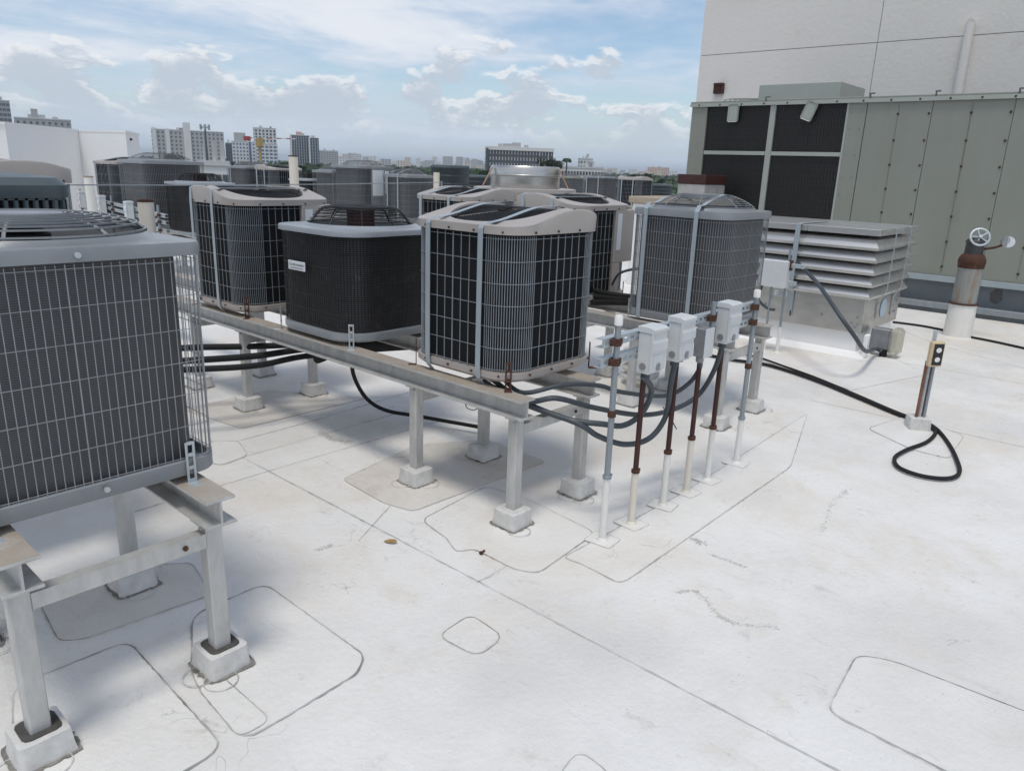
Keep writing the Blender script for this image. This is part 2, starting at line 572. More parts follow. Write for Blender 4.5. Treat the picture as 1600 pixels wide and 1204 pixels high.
def strip(pts, width, z, closed=False, wob=.25, seed=0):
    rnd = random.Random(seed)
    pts = [Vector((p[0], p[1], 0)) for p in pts]
    m = len(pts)
    vs, fs = [], []
    for i in range(m):
        a = pts[(i - 1) % m] if (closed or i) else pts[i]
        b = pts[(i + 1) % m] if (closed or i < m - 1) else pts[i]
        t = (b - a).normalized()
        nn = Vector((-t.y, t.x, 0))
        ww = width * .5 * (1 + wob * rnd.uniform(-1, 1.6))
        off = nn * rnd.uniform(-.2, .2) * width
        vs += [tuple(pts[i] + off - nn * ww)[:2] + (z,), tuple(pts[i] + off + nn * ww)[:2] + (z,)]
    for i in range(m if closed else m - 1):
        j = (i + 1) % m
        fs.append((2 * i, 2 * j, 2 * j + 1, 2 * i + 1))
    return MB().add(vs, fs)
def subdivide(pts, step, closed=False):
    out = []
    m = len(pts)
    for i in range(m if closed else m - 1):
        a, b = Vector(pts[i][:2]), Vector(pts[(i + 1) % m][:2])
        k = max(1, int((b - a).length / step))
        for j in range(k):
            out.append(tuple(a + (b - a) * j / k))
    if not closed:
        out.append(tuple(pts[-1][:2]))
    return out
def rounded(pts, r, n=4):
    out = []
    m = len(pts)
    for i in range(m):
        p, a, b = Vector(pts[i][:2]), Vector(pts[i - 1][:2]), Vector(pts[(i + 1) % m][:2])
        rr = min(r, (a - p).length * .4, (b - p).length * .4)
        u, v = p + (a - p).normalized() * rr, p + (b - p).normalized() * rr
        for k in range(n + 1):
            t = k / n
            out.append(tuple(u * (1 - t) ** 2 + p * 2 * t * (1 - t) + v * t * t))
    return out
PZ = [0.0]
def patch(px, mat='patch', r=.06, edge='seam', ew=.007):
    PZ[0] = (PZ[0] + .0007) % .003
    z = .0035 + PZ[0]
    pts = [at_z(*p) for p in px]
    ar = sum(pts[i - 1].x * pts[i].y - pts[i].x * pts[i - 1].y for i in range(len(pts)))
    if ar < 0:
        pts = pts[::-1]
    pts = rounded(pts, r)
    p = MB().prism(pts, -.002, z).build('membrane_patch', MAT[mat], roof)
    strip(subdivide(pts, .02, True), ew * .6, z + .0012, True, .35, len(px)).build('patch_edge', MAT[edge], p)
    return p
def seam(px, mat='seam_faint', wd=.006, world=None):
    pts = world or [at_z(*p) for p in px]
    return strip(subdivide(pts, .03), wd, .0012, False, .5, int(abs(pts[0][0]) * 100)).build('seam', MAT[mat], roof)

# lap seams of the sheets (they run away to the left)
A, B = at_z(500, 778), at_z(1272, 1184)
dirn = (A - B).normalized()
seam(None, world=[B - dirn * 1.2, B, A, A + dirn * 1.2], wd=.007)
for y in (3.62,):
    seam(None, world=[(1.3, y), (2.2, y + .01), (3.4, y)], wd=.006)
seam([(330, 700), (480, 660), (640, 612)])
seam([(365, 718), (640, 640)])
seam([(560, 1085 - 240), (640, 757)], 'seam_faint', .005)
seam([(745, 910), (792, 884)], 'seam_faint', .005)
for x0 in (5.9, 7.9):
    seam(None, world=[(x0, -4), (x0 + .02, 1.0), (x0, 2.0)], wd=.005)
seam(None, world=[(3.2, -1.4), (6.0, -1.38), (9.5, -1.42)], wd=.005)
seam([(1380, 505), (1470, 540), (1600, 575)], 'seam_faint', .006)
# patches
patch([(658, 813), (700, 843), (712, 863), (741, 858), (806, 891), (841, 896), (874, 873), (931, 833), (830, 783), (760, 760)])
patch([(905, 880), (966, 911), (980, 907), (1235, 730), (1262, 646), (1065, 772), (880, 872)], ew=.006)
patch([(684, 995), (735, 961), (787, 996), (746, 1027)], 'patch_tan' if False else 'patch', r=.05, edge='seam', ew=.005)
patch([(1338, 1024), (1396, 1034), (1640, 1128), (1640, 1290), (1292, 1112)], r=.05)
patch([(300, 962), (414, 912), (570, 1025), (559, 1053), (379, 1160), (300, 1062)], r=.07, ew=.009)
patch([(20, 1075), (200, 1002), (350, 1168), (250, 1230), (20, 1290)], r=.06, ew=.009)
patch([(308, 1076), (345, 1056), (424, 1126), (374, 1154)], r=.04, ew=.005)
patch([(535, 750), (650, 696), (760, 688), (853, 722), (645, 800), (600, 787)], 'patch_tan', r=.04, edge='seam_faint', ew=.004)
patch([(285, 640), (420, 610), (575, 622), (377, 670)], 'patch_tan', r=.05, edge='seam_faint', ew=.005)
patch([(60, 940), (92, 1003), (131, 1000), (330, 930), (300, 880), (120, 890)], 'patch_tan', r=.04, edge='seam', ew=.007)
patch([(1356, 670), (1420, 649), (1506, 682), (1482, 717), (1425, 703)], 'patch', r=.05, edge='seam_faint', ew=.006)
patch([(330, 690), (372, 690), (388, 712), (345, 728), (325, 722)], 'patch', r=.05, edge='seam_faint', ew=.005)
patch([(1230, 575), (1395, 560), (1450, 585), (1330, 610)], 'patch', r=.05, edge='seam_faint', ew=.005)
patch([(870, 1215), (905, 1172), (960, 1215), (915, 1250)], 'patch', r=.05, edge='seam_faint', ew=.005)
for k_, x_ in enumerate((2.747, 2.996, 3.301, 3.549, 3.794, 4.167)):
    a_ = random.Random(k_).uniform(-.12, .12)
    q_ = [(x_ + u * .06 * math.cos(a_) - v * .07 * math.sin(a_), 1.80 + u * .075 * math.sin(a_) + v * .07 * math.cos(a_)) for u, v in ((-1, -1), (1, -1), (1, 1), (-1, 1))]
    pp_ = MB().prism(rounded(q_, .015), .004, .0078).build('membrane_patch', MAT['patch'], roof)
    strip(subdivide(rounded(q_, .015), .02, True), .0022, .0084, True, .5, k_).build('patch_edge', MAT['seam_faint'], pp_)
def scuff(px, wd, seed):
    pts = smooth_path([at_z(*p) for p in px], 10)
    rnd = random.Random(seed)
    mb = MB()
    n = len(pts)
    for i in range(n * 9):
        k = rnd.randrange(n - 1)
        p = pts[k].lerp(pts[k + 1], rnd.random())
        q = Vector((rnd.gauss(0, wd * .6), rnd.gauss(0, wd * .6), 0))
        s_ = rnd.uniform(.08, .5) * wd * .5
        a0 = rnd.uniform(0, PI)
        mb.add([(p.x + q.x + s_ * math.cos(a0 + a) * rnd.uniform(.6, 1.5), p.y + q.y + s_ * math.sin(a0 + a) * rnd.uniform(.6, 1.5), .0018 + .00002 * (i % 40)) for a in (0, 1.2, 2.5, 3.7, 5)], [(0, 1, 2, 3, 4)])
    mb.build('scuff_mark', MAT['scuff'], roof, kind='stuff')
scuff([(1058, 925), (1090, 925), (1120, 958), (1150, 974), (1215, 980)], .013, 1)
scuff([(1083, 842), (1098, 848)], .02, 2)
scuff([(1110, 866), (1140, 877), (1168, 887)], .011, 3)
scuff([(1325, 765), (1300, 788), (1285, 830)], .014, 4)
scuff([(935, 868), (945, 872)], .018, 5)
scuff([(520, 852), (495, 858)], .015, 7)
scuff([(500, 675), (520, 685), (545, 690)], .03, 10)
lp = at_z(610, 848)
lf = MB().add([(-.035, 0, 0), (-.012, .014, .006), (.02, .012, .012), (.036, .002, .004), (.015, -.013, .008), (-.015, -.012, .002)], [(0, 1, 5), (1, 2, 4, 5), (2, 3, 4)]).build('dry_leaf', MAT['leaf'])
lf.location = (lp.x, lp.y, .006)
lf.rotation_euler = (0, 0, -1.1)
tag(lf, 'small dry yellow-brown leaf lying on the white roof', 'leaf')
lp = at_z(752, 866)
sc = MB().tube([(0, 0, .006), (.025, .004, .006)], .005, 8).tube([(-.006, -.001, .006), (0, 0, .006)], .009, 8).build('loose_screw', MAT['rust'])
sc.location = (lp.x, lp.y, .004)
tag(sc, 'loose rusty screw lying on the roof by the footing patch', 'screw')

# ------------------------------------------------------------------ equipment stands
POST_W = .056
BEAM_TOP, BEAM_BOT = .66, .565
def post_mesh():
    return MB().box(-POST_W / 2, POST_W / 2, -POST_W / 2, POST_W / 2, .05, BEAM_BOT, .004).mesh('post', MAT['alum'])
def footing_mesh(seed):
    rnd = random.Random(seed)
    def loop(s, z, j):
        return [(x + rnd.uniform(-j, j), y + rnd.uniform(-j, j), z) for x, y in rrect(s, s, .012, 2, 3)]
    return MB().rings([loop(.155, -.005, .006), loop(.142, .03, .003), loop(.136, .085, .003), loop(.118, .088, .002)], True, False, True).mesh('footing', MAT['footing'], 50)
POST_ME = post_mesh()
FOOT_ME = [footing_mesh(i) for i in range(3)]
PITCH_ME = MB().prism(rrect(.105, .105, .02, 2), .086, .0905).mesh('sealant', MAT['pitch'])
PITCH_PALE = MB().prism(rrect(.105, .105, .02, 2), .086, .0905).mesh('sealant', MAT['footing'])
PLATE_ME = MB().box(-.05, .05, -.032, .032, -.006, .0, .001).mesh('cap_plate', MAT['alum'])
BOLT_ME = MB().lathe([(.008, -.012), (.009, -.008), (.009, .0)], 8).mesh('bolt', MAT['boxdark'])
def foot_flash(seed):
    rnd = random.Random(seed)
    mb = MB()
    return mb
def stand(label, xs, ys, y0, y1, cross=True, detail=True):
    t = thing('equipment_stand', label, 'stand', (xs[0], y0, 0), 0, 'aluminium stands under the condensers')
    for bx in xs:
        x = bx - xs[0]
        w_, tw, tf = .10, .007, .009
        L_ = y1 - y0
        b = MB()
        b.box(x - w_ / 2, x + w_ / 2, 0, L_, BEAM_TOP - tf, BEAM_TOP, .001)
        b.box(x - tw / 2, x + tw / 2, .001, L_ - .001, BEAM_BOT + tf, BEAM_TOP - tf)
        b.box(x - w_ / 2, x + w_ / 2, 0, L_, BEAM_BOT, BEAM_BOT + tf, .001)
        bo = b.build('beam', MAT['alum'], t)
        MB().box(x - w_ / 2 + .002, x + w_ / 2 - .002, .002, L_ - .002, BEAM_TOP, BEAM_TOP + .0015).build('stained_flange', MAT['beamtop'], bo)
        for i, py_ in enumerate(ys):
            p = ob('post', POST_ME, t)
            p.location = (x, py_ - y0, 0)
            f = ob('footing', FOOT_ME[i % 3], t)
            f.location = (x, py_ - y0, 0)
            f.rotation_euler = (0, 0, random.choice((0, PI / 2, PI, -PI / 2)))
            if detail:
                s_ = ob('sealant', PITCH_ME if xs[0] < 1 else PITCH_PALE, f)
                c = ob('cap_plate', PLATE_ME, p)
                for bx_ in (-.042, .042):
                    ob('bolt', BOLT_ME, c).location = (bx_, -.026, -.006)
                c.location = (0, 0, BEAM_BOT - .0005)
                rnd = random.Random(i + int(bx * 10))
                strip(subdivide(rrect(.160, .160, .014, 2), .012, True), .011, .0085, True, .8, i).build('grime_line', MAT['grime'], f)
                for q in range(2):
                    cx, cy = rnd.choice((-.085, .085)), rnd.uniform(-.08, .08)
                    if q:
                        cx, cy = cy, -.085
                    ring = [(x + cx + .055 * math.cos(a * PI / 12), py_ - y0 + cy + .055 * math.sin(a * PI / 12)) for a in range(24)]
                    o_ = strip(ring, .003, .0088 + q * .0004, True, .5, q).build('flashing_edge', MAT['seam_faint'], f)
                    o_.rotation_euler = (0, 0, -f.rotation_euler.z)
                    o_.location = Matrix.Rotation(-f.rotation_euler.z, 3, 'Z') @ Vector((-x, -(py_ - y0), 0))
    if cross:
        for py_ in ys:
            yy = py_ - y0
            c = MB()
            xa, xb = POST_W / 2, xs[1] - xs[0] - POST_W / 2
            c.box(xa, xb, yy - .026, yy - .022, .475, .525)
            c.box(xa, xb, yy - .022, yy + .02, .521, .525)
            co = c.build('crossbar', MAT['alum'], t)
            if detail:
                bl = MB()
                bl.tube([(xb - .07, yy - .031, .5), (xb - .07, yy - .025, .5)], .009, 10)
                bl.build('bolt', MAT['rust'], co)
    return t
S1X = (2.57, 3.105)
stand('nearest stand at left edge under the big grey condenser', (.475, 1.035), (2.21, 2.94, 4.73, 5.45), 2.12, 6.6)
stand('long stand under the beige unit beside the disconnect boxes', S1X, (2.22, 2.94, 4.73, 5.45, 7.2, 7.95), 2.15, 8.2)
stand('stand under the strapped grey condenser behind the conduit row', (4.72, 5.29), (2.22, 2.94, 3.55, 4.3, 5.0, 5.7), 2.15, 6.4)
stand('stand under the dark condensers behind the rusty vent pipe', (4.72, 5.29), (9.0, 9.8, 10.7, 11.4, 12.4, 13.2), 8.8, 13.6, detail=False)
stand('far stand under the row in front of the glass towers', (9.05, 9.62), (10.4, 11.2, 12.2, 13.5, 14.4, 15.4, 16.8), 10.3, 17.2, detail=False)
stand('farthest stand beyond the round exhaust fan', (20.0, 20.6), (12.4, 13.4, 14.3, 15.2), 12.3, 15.4, detail=False)

for l_, x_, y_ in (('short stand under the far dark slotted condenser', 16.3, 17.1), ('short stand under the small slate condenser by the round fan', 20.7, 20.2), ('short stand under the pale green-grey far condenser', 21.9, 16.8), ('short stand under the smallest far condenser', 26.8, 16.0)):
    stand(l_, (x_ - .25, x_ + .25), (y_ - .3, y_ + .3), y_ - .42, y_ + .42, detail=False)

# ------------------------------------------------------------------ condensing units
CACHE = {}
def cached(key, fn):
    if key not in CACHE:
        CACHE[key] = fn()
    return CACHE[key]
def walls(S, r, z0, z1, n=8):
    p = rrect(S, S, r, n)
    return [at_height(p, z0), at_height(p, z1)]
def arclen_path(pts):
    m = len(pts)
    d = [0]
    for i in range(m):
        a, b = pts[i], pts[(i + 1) % m]
        d.append(d[-1] + math.hypot(b[0] - a[0], b[1] - a[1]))
    return d
def point_on(pts, d, s):
    m = len(pts)
    s = s % d[-1]
    lo = 0
    while d[lo + 1] < s:
        lo += 1
    a, b = pts[lo], pts[(lo + 1) % m]
    t = (s - d[lo]) / max(1e-9, d[lo + 1] - d[lo])
    return (a[0] + (b[0] - a[0]) * t, a[1] + (b[1] - a[1]) * t)
def cage(S, r, z0, z1, step, corner_step, nrings, wr, mat, heavy=True, hidden=None):
    pts = rrect(S, S, r, 10)
    d = arclen_path(pts)
    total = d[-1]
    mb = MB()
    q = PI / 2 * r
    fl = S - 2 * r
    pos = []
    base = 0
    for k in range(4):
        n = max(1, round(q / corner_step))
        pos += [(base + q * i / n, 0) for i in range(n)]
        base += q
        n = max(1, round(fl / step))
        pos += [(base + fl * i / n, 1 if i == n // 2 else 0) for i in range(n)]
        base += fl
    for s_, h in pos:
        x, y = point_on(pts, d, s_)
        ww = wr * (1.5 if (h and heavy) else 1)
        mb.tube([(x, y, z0), (x, y, z1)], ww, 4, caps=False)
    for k in range(nrings):
        z = z0 + .012 + (z1 - z0 - .024) * k / (nrings - 1)
        mb.tube([(p[0] * (1 + wr * 1.6 / S), p[1] * (1 + wr * 1.6 / S), z) for p in pts], wr * .9, 4, closed=True)
    return mb.mesh('grille', mat)
def concentric(radii_z, wr, n=48, spokes=0):
    mb = MB()
    for r, z in radii_z:
        mb.tube([(r * math.cos(2 * PI * i / n), r * math.sin(2 * PI * i / n), z) for i in range(n)], wr, 4, closed=True)
    if spokes:
        for k in range(spokes):
            a = 2 * PI * (k + .5) / spokes
            mb.tube([(r * math.cos(a), r * math.sin(a), z - wr * 1.5) for r, z in radii_z], wr * 1.5, 5)
    return mb
def fan_mesh(R, z):
    mb = MB()
    for k in range(3):
        a0 = 2 * PI * k / 3
        l0, l1 = [], []
        for i in range(9):
            t = i / 8
            a = a0 + t * 1.25
            l0.append((.07 * math.cos(a), .07 * math.sin(a), z - .02 + .05 * t))
            l1.append((R * math.cos(a + .15), R * math.sin(a + .15), z - .04 + .09 * t))
        mb.rings([l0, l1], closed=False)
    return mb.mesh('fan', MAT['fan'], 40)
def hump(t):
    """side profile of the waved lid: low scooped edge, rising to a crest, rounded fall"""
    s = lambda a, b, x: (lambda q: q * q * (3 - 2 * q))(min(1, max(0, (x - a) / (b - a))))
    return .040 + .068 * s(.04, .62, t) - .036 * s(.72, 1.02, t)
def wave_cap(S, ztop):
    n = 12
    out = rrect(S, S, .16, n, 6)
    R = S * .40
    M_ = len(out)
    def zof(x, y):
        return ztop + hump(x / S + .5)
    loops = []
    loops.append([(p[0], p[1], ztop - .004) for p in out])
    loops.append([(p[0] * 1.004, p[1] * 1.004, ztop + (zof(*p) - ztop) * .86) for p in out])
    loops.append([(p[0] * .994, p[1] * .994, zof(*p) - .003) for p in out])
    loops.append([(p[0] * .982, p[1] * .982, zof(*p)) for p in out])
    K = 10
    dip = lambda k: -.010 * math.sin(PI * k) ** 2
    for k in range(1, K + 1):
        t = k / K
        row = []
        for p in out:
            a = math.atan2(p[1], p[0])
            cx, cy = R * math.cos(a), R * math.sin(a)
            x, y = p[0] * .982 * (1 - t) + cx * t, p[1] * .982 * (1 - t) + cy * t
            row.append((x, y, zof(x, y) + dip(t)))
        loops.append(row)
    loops.append([(x * .985, y * .985, z - .035) for x, y, z in loops[-1]])
    mb = MB().rings(loops)
    return mb.mesh('cap', MAT['beige'], 35)
def wave_guard(S, ztop):
    R = S * .395
    mb = MB()
    n = 56
    r = .06
    while r < R:
        mb.tube([(r * math.cos(2 * PI * i / n), r * math.sin(2 * PI * i / n), ztop + hump(r * math.cos(2 * PI * i / n) / S + .5) - .012) for i in range(n)], .0026, 4, closed=True)
        r += .0135
    for k in range(4):
        a = PI / 4 + k * PI / 2
        mb.tube([(q * math.cos(a), q * math.sin(a), ztop + hump(q * math.cos(a) / S + .5) - .017) for q in (.05, .1, .15, .2, .25, R)], .005, 5)
    return mb.mesh('fan_guard', MAT['wire_black'])
def flat_cap(S, ztop, h, r, mat, lip=.02, R=None):
    out = rrect(S, S, r, 8, 6)
    R = R or S * .42
    loops = [[(p[0], p[1], ztop) for p in out], [(p[0], p[1], ztop + h - .008) for p in out], [(p[0] * .992, p[1] * .992, ztop + h) for p in out]]
    for t in (.35, .8, .93, 1.0):
        row = []
        for p in out:
            a = math.atan2(p[1], p[0])
            x, y = p[0] * .99 * (1 - t) + R * math.cos(a) * t, p[1] * .99 * (1 - t) + R * math.sin(a) * t
            row.append((x, y, ztop + h + .004 * t + (.012 if t > .9 else 0) + (.004 if t == 1 else 0)))
        loops.append(row)
    loops.append([(x * .99, y * .99, z - .09) for x, y, z in loops[-1]])
    return MB().rings(loops).mesh('cap', mat, 35)
def dome(R, z, h, rt, nr, pw=.9):
    out = []
    for k in range(nr):
        t = k / (nr - 1)
        r = R + (rt - R) * t
        out.append((r, z + h * math.sin(t * PI / 2) ** pw))
    return out
def strap_mesh(S, prof, y, zfoot, wd=.032, key=None):
    """flat band from the beam up one side, over the lid, down the other: lies in the XZ plane at y"""
    mb = MB()
    th = .0022
    l0, l1 = [], []
    pts = [Vector((p[0], 0, p[1])) for p in prof]
    for i, p in enumerate(pts):
        a, b = pts[max(i - 1, 0)], pts[min(i + 1, len(pts) - 1)]
        t = (b - a).normalized()
        nn = Vector((-t.z, 0, t.x))
        l0.append(p)
        l1.append(p + nn * th)
    loops = []
    for a, b in zip(l0, l1):
        loops.append([(a.x, y - wd / 2, a.z), (a.x, y + wd / 2, a.z), (b.x, y + wd / 2, b.z), (b.x, y - wd / 2, b.z)])
    mb.rings(loops, True, True, True)
    return mb.mesh('strap', MAT['strap'])
def bracket_mesh():
    mb = MB()
    mb.box(-.016, -.008, -.003, .0, 0, .14, .001)
    mb.box(.008, .016, -.003, .0, 0, .14, .001)
    for z in (0, .045, .09, .13):
        mb.box(-.008, .008, -.003, .0, z, z + .012)
    mb.box(-.02, .02, -.045, 0, -.004, 0, .001)
    return mb
BR_RUST = bracket_mesh().mesh('corner_bracket', MAT['rust'])
BR_GALV = bracket_mesh().mesh('corner_bracket', MAT['galv'])

def finish(t, S, brackets, rz, spots=None):
    if brackets:
        me = BR_RUST if brackets == 'rust' else BR_GALV
        r = S / 2
        spots = spots or [(-r + .035, -r + .03, -PI / 4), (r - .035, -r + .035, PI / 4), (-r + .03, r - .04, -3 * PI / 4)]
        for x, y, a in spots:
            b = ob('corner_bracket', me, t)
            b.location = Matrix.Rotation(-rz, 3, 'Z') @ Vector((x, y, -.018))
            b.rotation_euler = (0, 0, a - rz)

def wave_unit(label, c, S=.73, H=.725, rz=0, straps=(), brackets='rust', panel=False, zb=.68, group='beige waved-lid condensers'):
    """beige condenser: waved lid, black coil behind a coarse wire cage with dense corners"""
    t = thing('condensing_unit', label, 'condenser', (c[0], c[1], zb), rz, group)
    k = ('w', S, H)
    def pan():
        mb = MB()
        lp = lambda s_, z: at_height(rrect(s_, s_, .15, 8), z)
        mb.rings([lp(S - .16, 0), lp(S - .03, .012), lp(S + .004, .028), lp(S + .004, .056), lp(S - .02, .058)], True, True, True)
        return mb.mesh('base_pan', MAT['beige'], 35)
    ob('base_pan', cached(k + ('pan',), pan), t)
    ob('coil', cached(k + ('coil',), lambda: MB().rings(walls(S - .05, .15, .057, H)).mesh('coil', MAT['coil'], 40)), t)
    ob('grille', cached(k + ('cage',), lambda: cage(S - .012, .165, .06, H - .012, .053, .0128, 7, .0021, MAT['wire_pale'])), t, 'stuff')
    cp = ob('cap', cached(k + ('cap',), lambda: wave_cap(S + .01, H)), t)
    ob('fan_guard', cached(k + ('guard',), lambda: wave_guard(S + .01, H)), cp)
    ob('fan', cached(k + ('fan',), lambda: fan_mesh(S * .37, H - .06)), t)
    def scr():
        mb = MB()
        pts = rrect(S + .014, S + .014, .165, 10)
        d = arclen_path(pts)
        for i in range(16):
            x, y = point_on(pts, d, d[-1] * (i + .5) / 16)
            nx, ny = (x, y) if abs(abs(x) - abs(y)) < .1 else ((x, 0) if abs(x) > abs(y) else (0, y))
            l = math.hypot(nx, ny)
            nx, ny = nx / l * .005, ny / l * .005
            for z in ((H + .008), .045):
                mb.tube([(x - nx, y - ny, z), (x + nx, y + ny, z)], .0055, 6)
        return mb.mesh('screws', MAT['rust'])
    ob('screws', cached(k + ('screws',), scr), t, 'stuff')
    if panel:
        mb = MB()
        h = S / 2
        p = MB().box(.10, h + .001, -h - .006, -h + .07, .30, H - .002, .006).build('service_panel', MAT['beige'], t)
        p.rotation_euler = (0, 0, -rz)
        MB().box(.10, .19, -h - .006, -h + .05, .058, .298, .004).build('panel_foot', MAT['beige'], p)
        MB().box(.125, .185, -h - .0085, -h - .0065, .40, H - .03).build('rating_label', MAT['label'], p)
    for y in straps:
        h = S / 2 + .012
        prof = [(-h + .05, -.03), (-h + .005, .02), (-h, .06), (-h - .001, H * .5), (-h, H + .02)]
        prof += [(-h + .006, H + .046)] + [(x * (S + .01), H + hump(x * math.cos(rz) + y / S * math.sin(rz) + .5) + .004) for x in [-.46 + .92 * i / 22 for i in range(23)]]
        prof += [(h, H + .06), (h, .05), (h - .02, .0)]
        prof[5] = (-h + .006, prof[6][1] - .012)
        ob('strap', strap_mesh(S, prof, y, 0), t).rotation_euler = (0, 0, -rz)
    finish(t, S, brackets, rz)
    return t

def grid_unit(label, c, S=.76, H=.74, rz=0, straps=(), brackets='galv', zb=.68, dome_h=.075, cap_h=.05, step=.0205, rings_=8, group='grey wire-cage condensers', gap=.03, capm='grey', labels=False, wr=.0019, cr=.05, panel=False, gw=.0030, nr=11, spots=None):
    """grey condenser: flat square lid with a raised ring guard, fine wire cage standing off a rounded coil"""
    t = thing('condensing_unit', label, 'condenser', (c[0], c[1], zb), rz, group)
    k = ('g', S, H, dome_h, cap_h, step, rings_, capm, wr, cr, gw, nr)
    def pan():
        mb = MB()
        lp = lambda s_, z: at_height(rrect(s_, s_, cr + .015, 8), z)
        mb.rings([lp(S - .1, 0), lp(S - .004, .006), lp(S + .004, .012), lp(S + .004, .056), lp(S - .004, .06), lp(S - .02, .06), lp(S - .024, .03)], True, True, True)
        return mb.mesh('base_pan', MAT[capm], 35)
    ob('base_pan', cached(k + ('pan',), pan), t)
    ob('coil', cached(k + ('coil',), lambda: MB().rings(walls(S - .05, .16, .032, H)).mesh('coil', MAT['coil_grey'], 40)), t)
    ob('grille', cached(k + ('cage',), lambda: cage(S - .008, cr, .055, H - .006, step, step * .8, rings_, wr, MAT['wire_grey'])), t, 'stuff')
    cp = ob('cap', cached(k + ('cap',), lambda: flat_cap(S + .012, H, cap_h, cr, MAT[capm], R=S * .462)), t)
    R = S * .455
    ob('fan_guard', cached(k + ('guard',), lambda: concentric(dome(R, H + cap_h + .026, dome_h, R * .42, nr, .9 if nr > 10 else .55) + [(R * q, H + cap_h + .026 + dome_h) for q in (.36, .3, .24)], gw, 56, 8).lathe([(R * .34, H + cap_h + .022 + dome_h), (R * .34, H + cap_h + .028 + dome_h)], 24).mesh('fan_guard', MAT['wire_grey'])), cp, 'stuff')
    ob('fan', cached(k + ('fan',), lambda: fan_mesh(R * .95, H - .03)), t)
    MBm = cached(k + ('mot',), lambda: MB().lathe([(.075, H - .10), (.08, H - .09), (.08, H + .05), (.06, H + .065)], 20).mesh('motor', MAT['wire_black'], 40))
    ob('motor', MBm, t)
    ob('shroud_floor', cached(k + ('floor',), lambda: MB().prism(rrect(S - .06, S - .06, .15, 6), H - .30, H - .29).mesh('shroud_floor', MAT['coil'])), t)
    for y in straps:
        h = S / 2 + .010
        zt = H + cap_h
        prof = [(-h + .06, -.03), (-h + .01, .0), (-h, .05), (-h, H * .5), (-h - .002, zt - .005), (-h + .01, zt + .006)]
        yy = abs(y)
        prof += [(x, zt + .030 + dome_h * max(0, 1 - max(0, (math.hypot(x, y) - R * .42) / (R * .58))) ** .85 + .004) for x in [(-.95 + 1.9 * i / 24) * (S / 2) for i in range(25)]]
        prof += [(h, zt), (h, .05), (h - .03, 0)]
        ob('strap', strap_mesh(S, prof, y, 0), t)
    h = S / 2
    if panel:
        p = MB().box(-.12, h + .004, -h - .008, -h + .03, .36, H - .002, .004).build('service_panel', MAT[capm], t)
        MB().box(-.10, .16, -h - .011, -h - .0085, .42, H - .02).build('wiring_label', MAT['label'], p)
        MB().box(.19, .29, -h - .011, -h - .0085, .46, H - .03).build('rating_label', MAT['label'], p)
        MB().box(-.12, h + .004, -h - .006, -h + .02, .06, .356).build('lower_panel', MAT[capm], t)
    finish(t, S, brackets, rz, spots)
    return t

def dark_unit(label, c, S=.80, H=.62, rz=0, zb=.68, badge=False, brackets='galv', group='black-caged condensers with pale lids'):
    """black condenser: pale rounded lid, black domed guard with the motor hung in it"""
    t = thing('condensing_unit', label, 'condenser', (c[0], c[1], zb), rz, group)
    k = ('d', S, H)
    r = .20
    def pan():
        mb = MB()
        lp = lambda s_, z: at_height(rrect(s_, s_, r, 8), z)
        mb.rings([lp(S - .14, 0), lp(S - .01, .008), lp(S + .006, .02), lp(S + .006, .056), lp(S - .02, .058)], True, True, True)
        return mb.mesh('base_pan', MAT['slim'], 35)
    ob('base_pan', cached(k + ('pan',), pan), t)
    ob('coil', cached(k + ('coil',), lambda: MB().rings(walls(S - .04, r - .01, .057, H)).mesh('coil', MAT['coil_dark'], 40)), t)
    ob('grille', cached(k + ('cage',), lambda: cage(S - .008, r, .066, H, .0195, .0195, 7, .0023, MAT['wire_black'])), t, 'stuff')
    cp = ob('cap', cached(k + ('cap',), lambda: flat_cap(S + .03, H, .030, r, MAT['slim'], R=S * .41)), t)
    R = S * .40
    zc_ = H + .042
    ob('fan_guard', cached(k + ('guard',), lambda: concentric(dome(R, zc_, .10, R * .64, 8) + [(R * (.60 - .05 * i), zc_ + .103) for i in range(11)], .0033, 56, 10).mesh('fan_guard', MAT['wire_black'])), cp, 'stuff')
    ob('motor', cached(k + ('mot',), lambda: MB().lathe([(.075, H - .06), (.085, H - .05), (.085, zc_ + .085), (.05, zc_ + .098)], 24).mesh('motor', MAT['rustpipe'], 40)), t)
    ob('fan', cached(k + ('fan',), lambda: fan_mesh(R * .95, H - .03)), t)
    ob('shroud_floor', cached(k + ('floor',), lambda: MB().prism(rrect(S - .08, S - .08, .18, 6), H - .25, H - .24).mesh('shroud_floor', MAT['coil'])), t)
    if badge:
        x = -S / 2 - .004
        b = MB().box(x - .004, x, .01, .187, .385, .44, .001).build('badge', MAT['label'], t, label='small white maker badge')
        cu = bpy.data.curves.new('badge_lettering', 'FONT')
        cu.body = 'Comfortmaker'
        cu.size = .026
        cu.shear = .3
        cu.align_x = 'CENTER'
        cu.align_y = 'CENTER'
        cu.materials.append(MAT['ink'])
        dg = bpy.context.evaluated_depsgraph_get()
        tmp = bpy.data.objects.new('tmp', cu)
        COL.objects.link(tmp)
        dg.update()
        me = bpy.data.meshes.new_from_object(tmp.evaluated_get(dg))
        bpy.data.objects.remove(tmp)
        o = ob('lettering', me, b)
        o.rotation_euler = (PI / 2, 0, -PI / 2)
        o.location = (x - .005, .0985, .418)
        MB().box(x - .0052, x - .0042, .03, .165, .396, .399).build('underline', MAT['ink'], b)
    finish(t, S, brackets, rz)
    return t

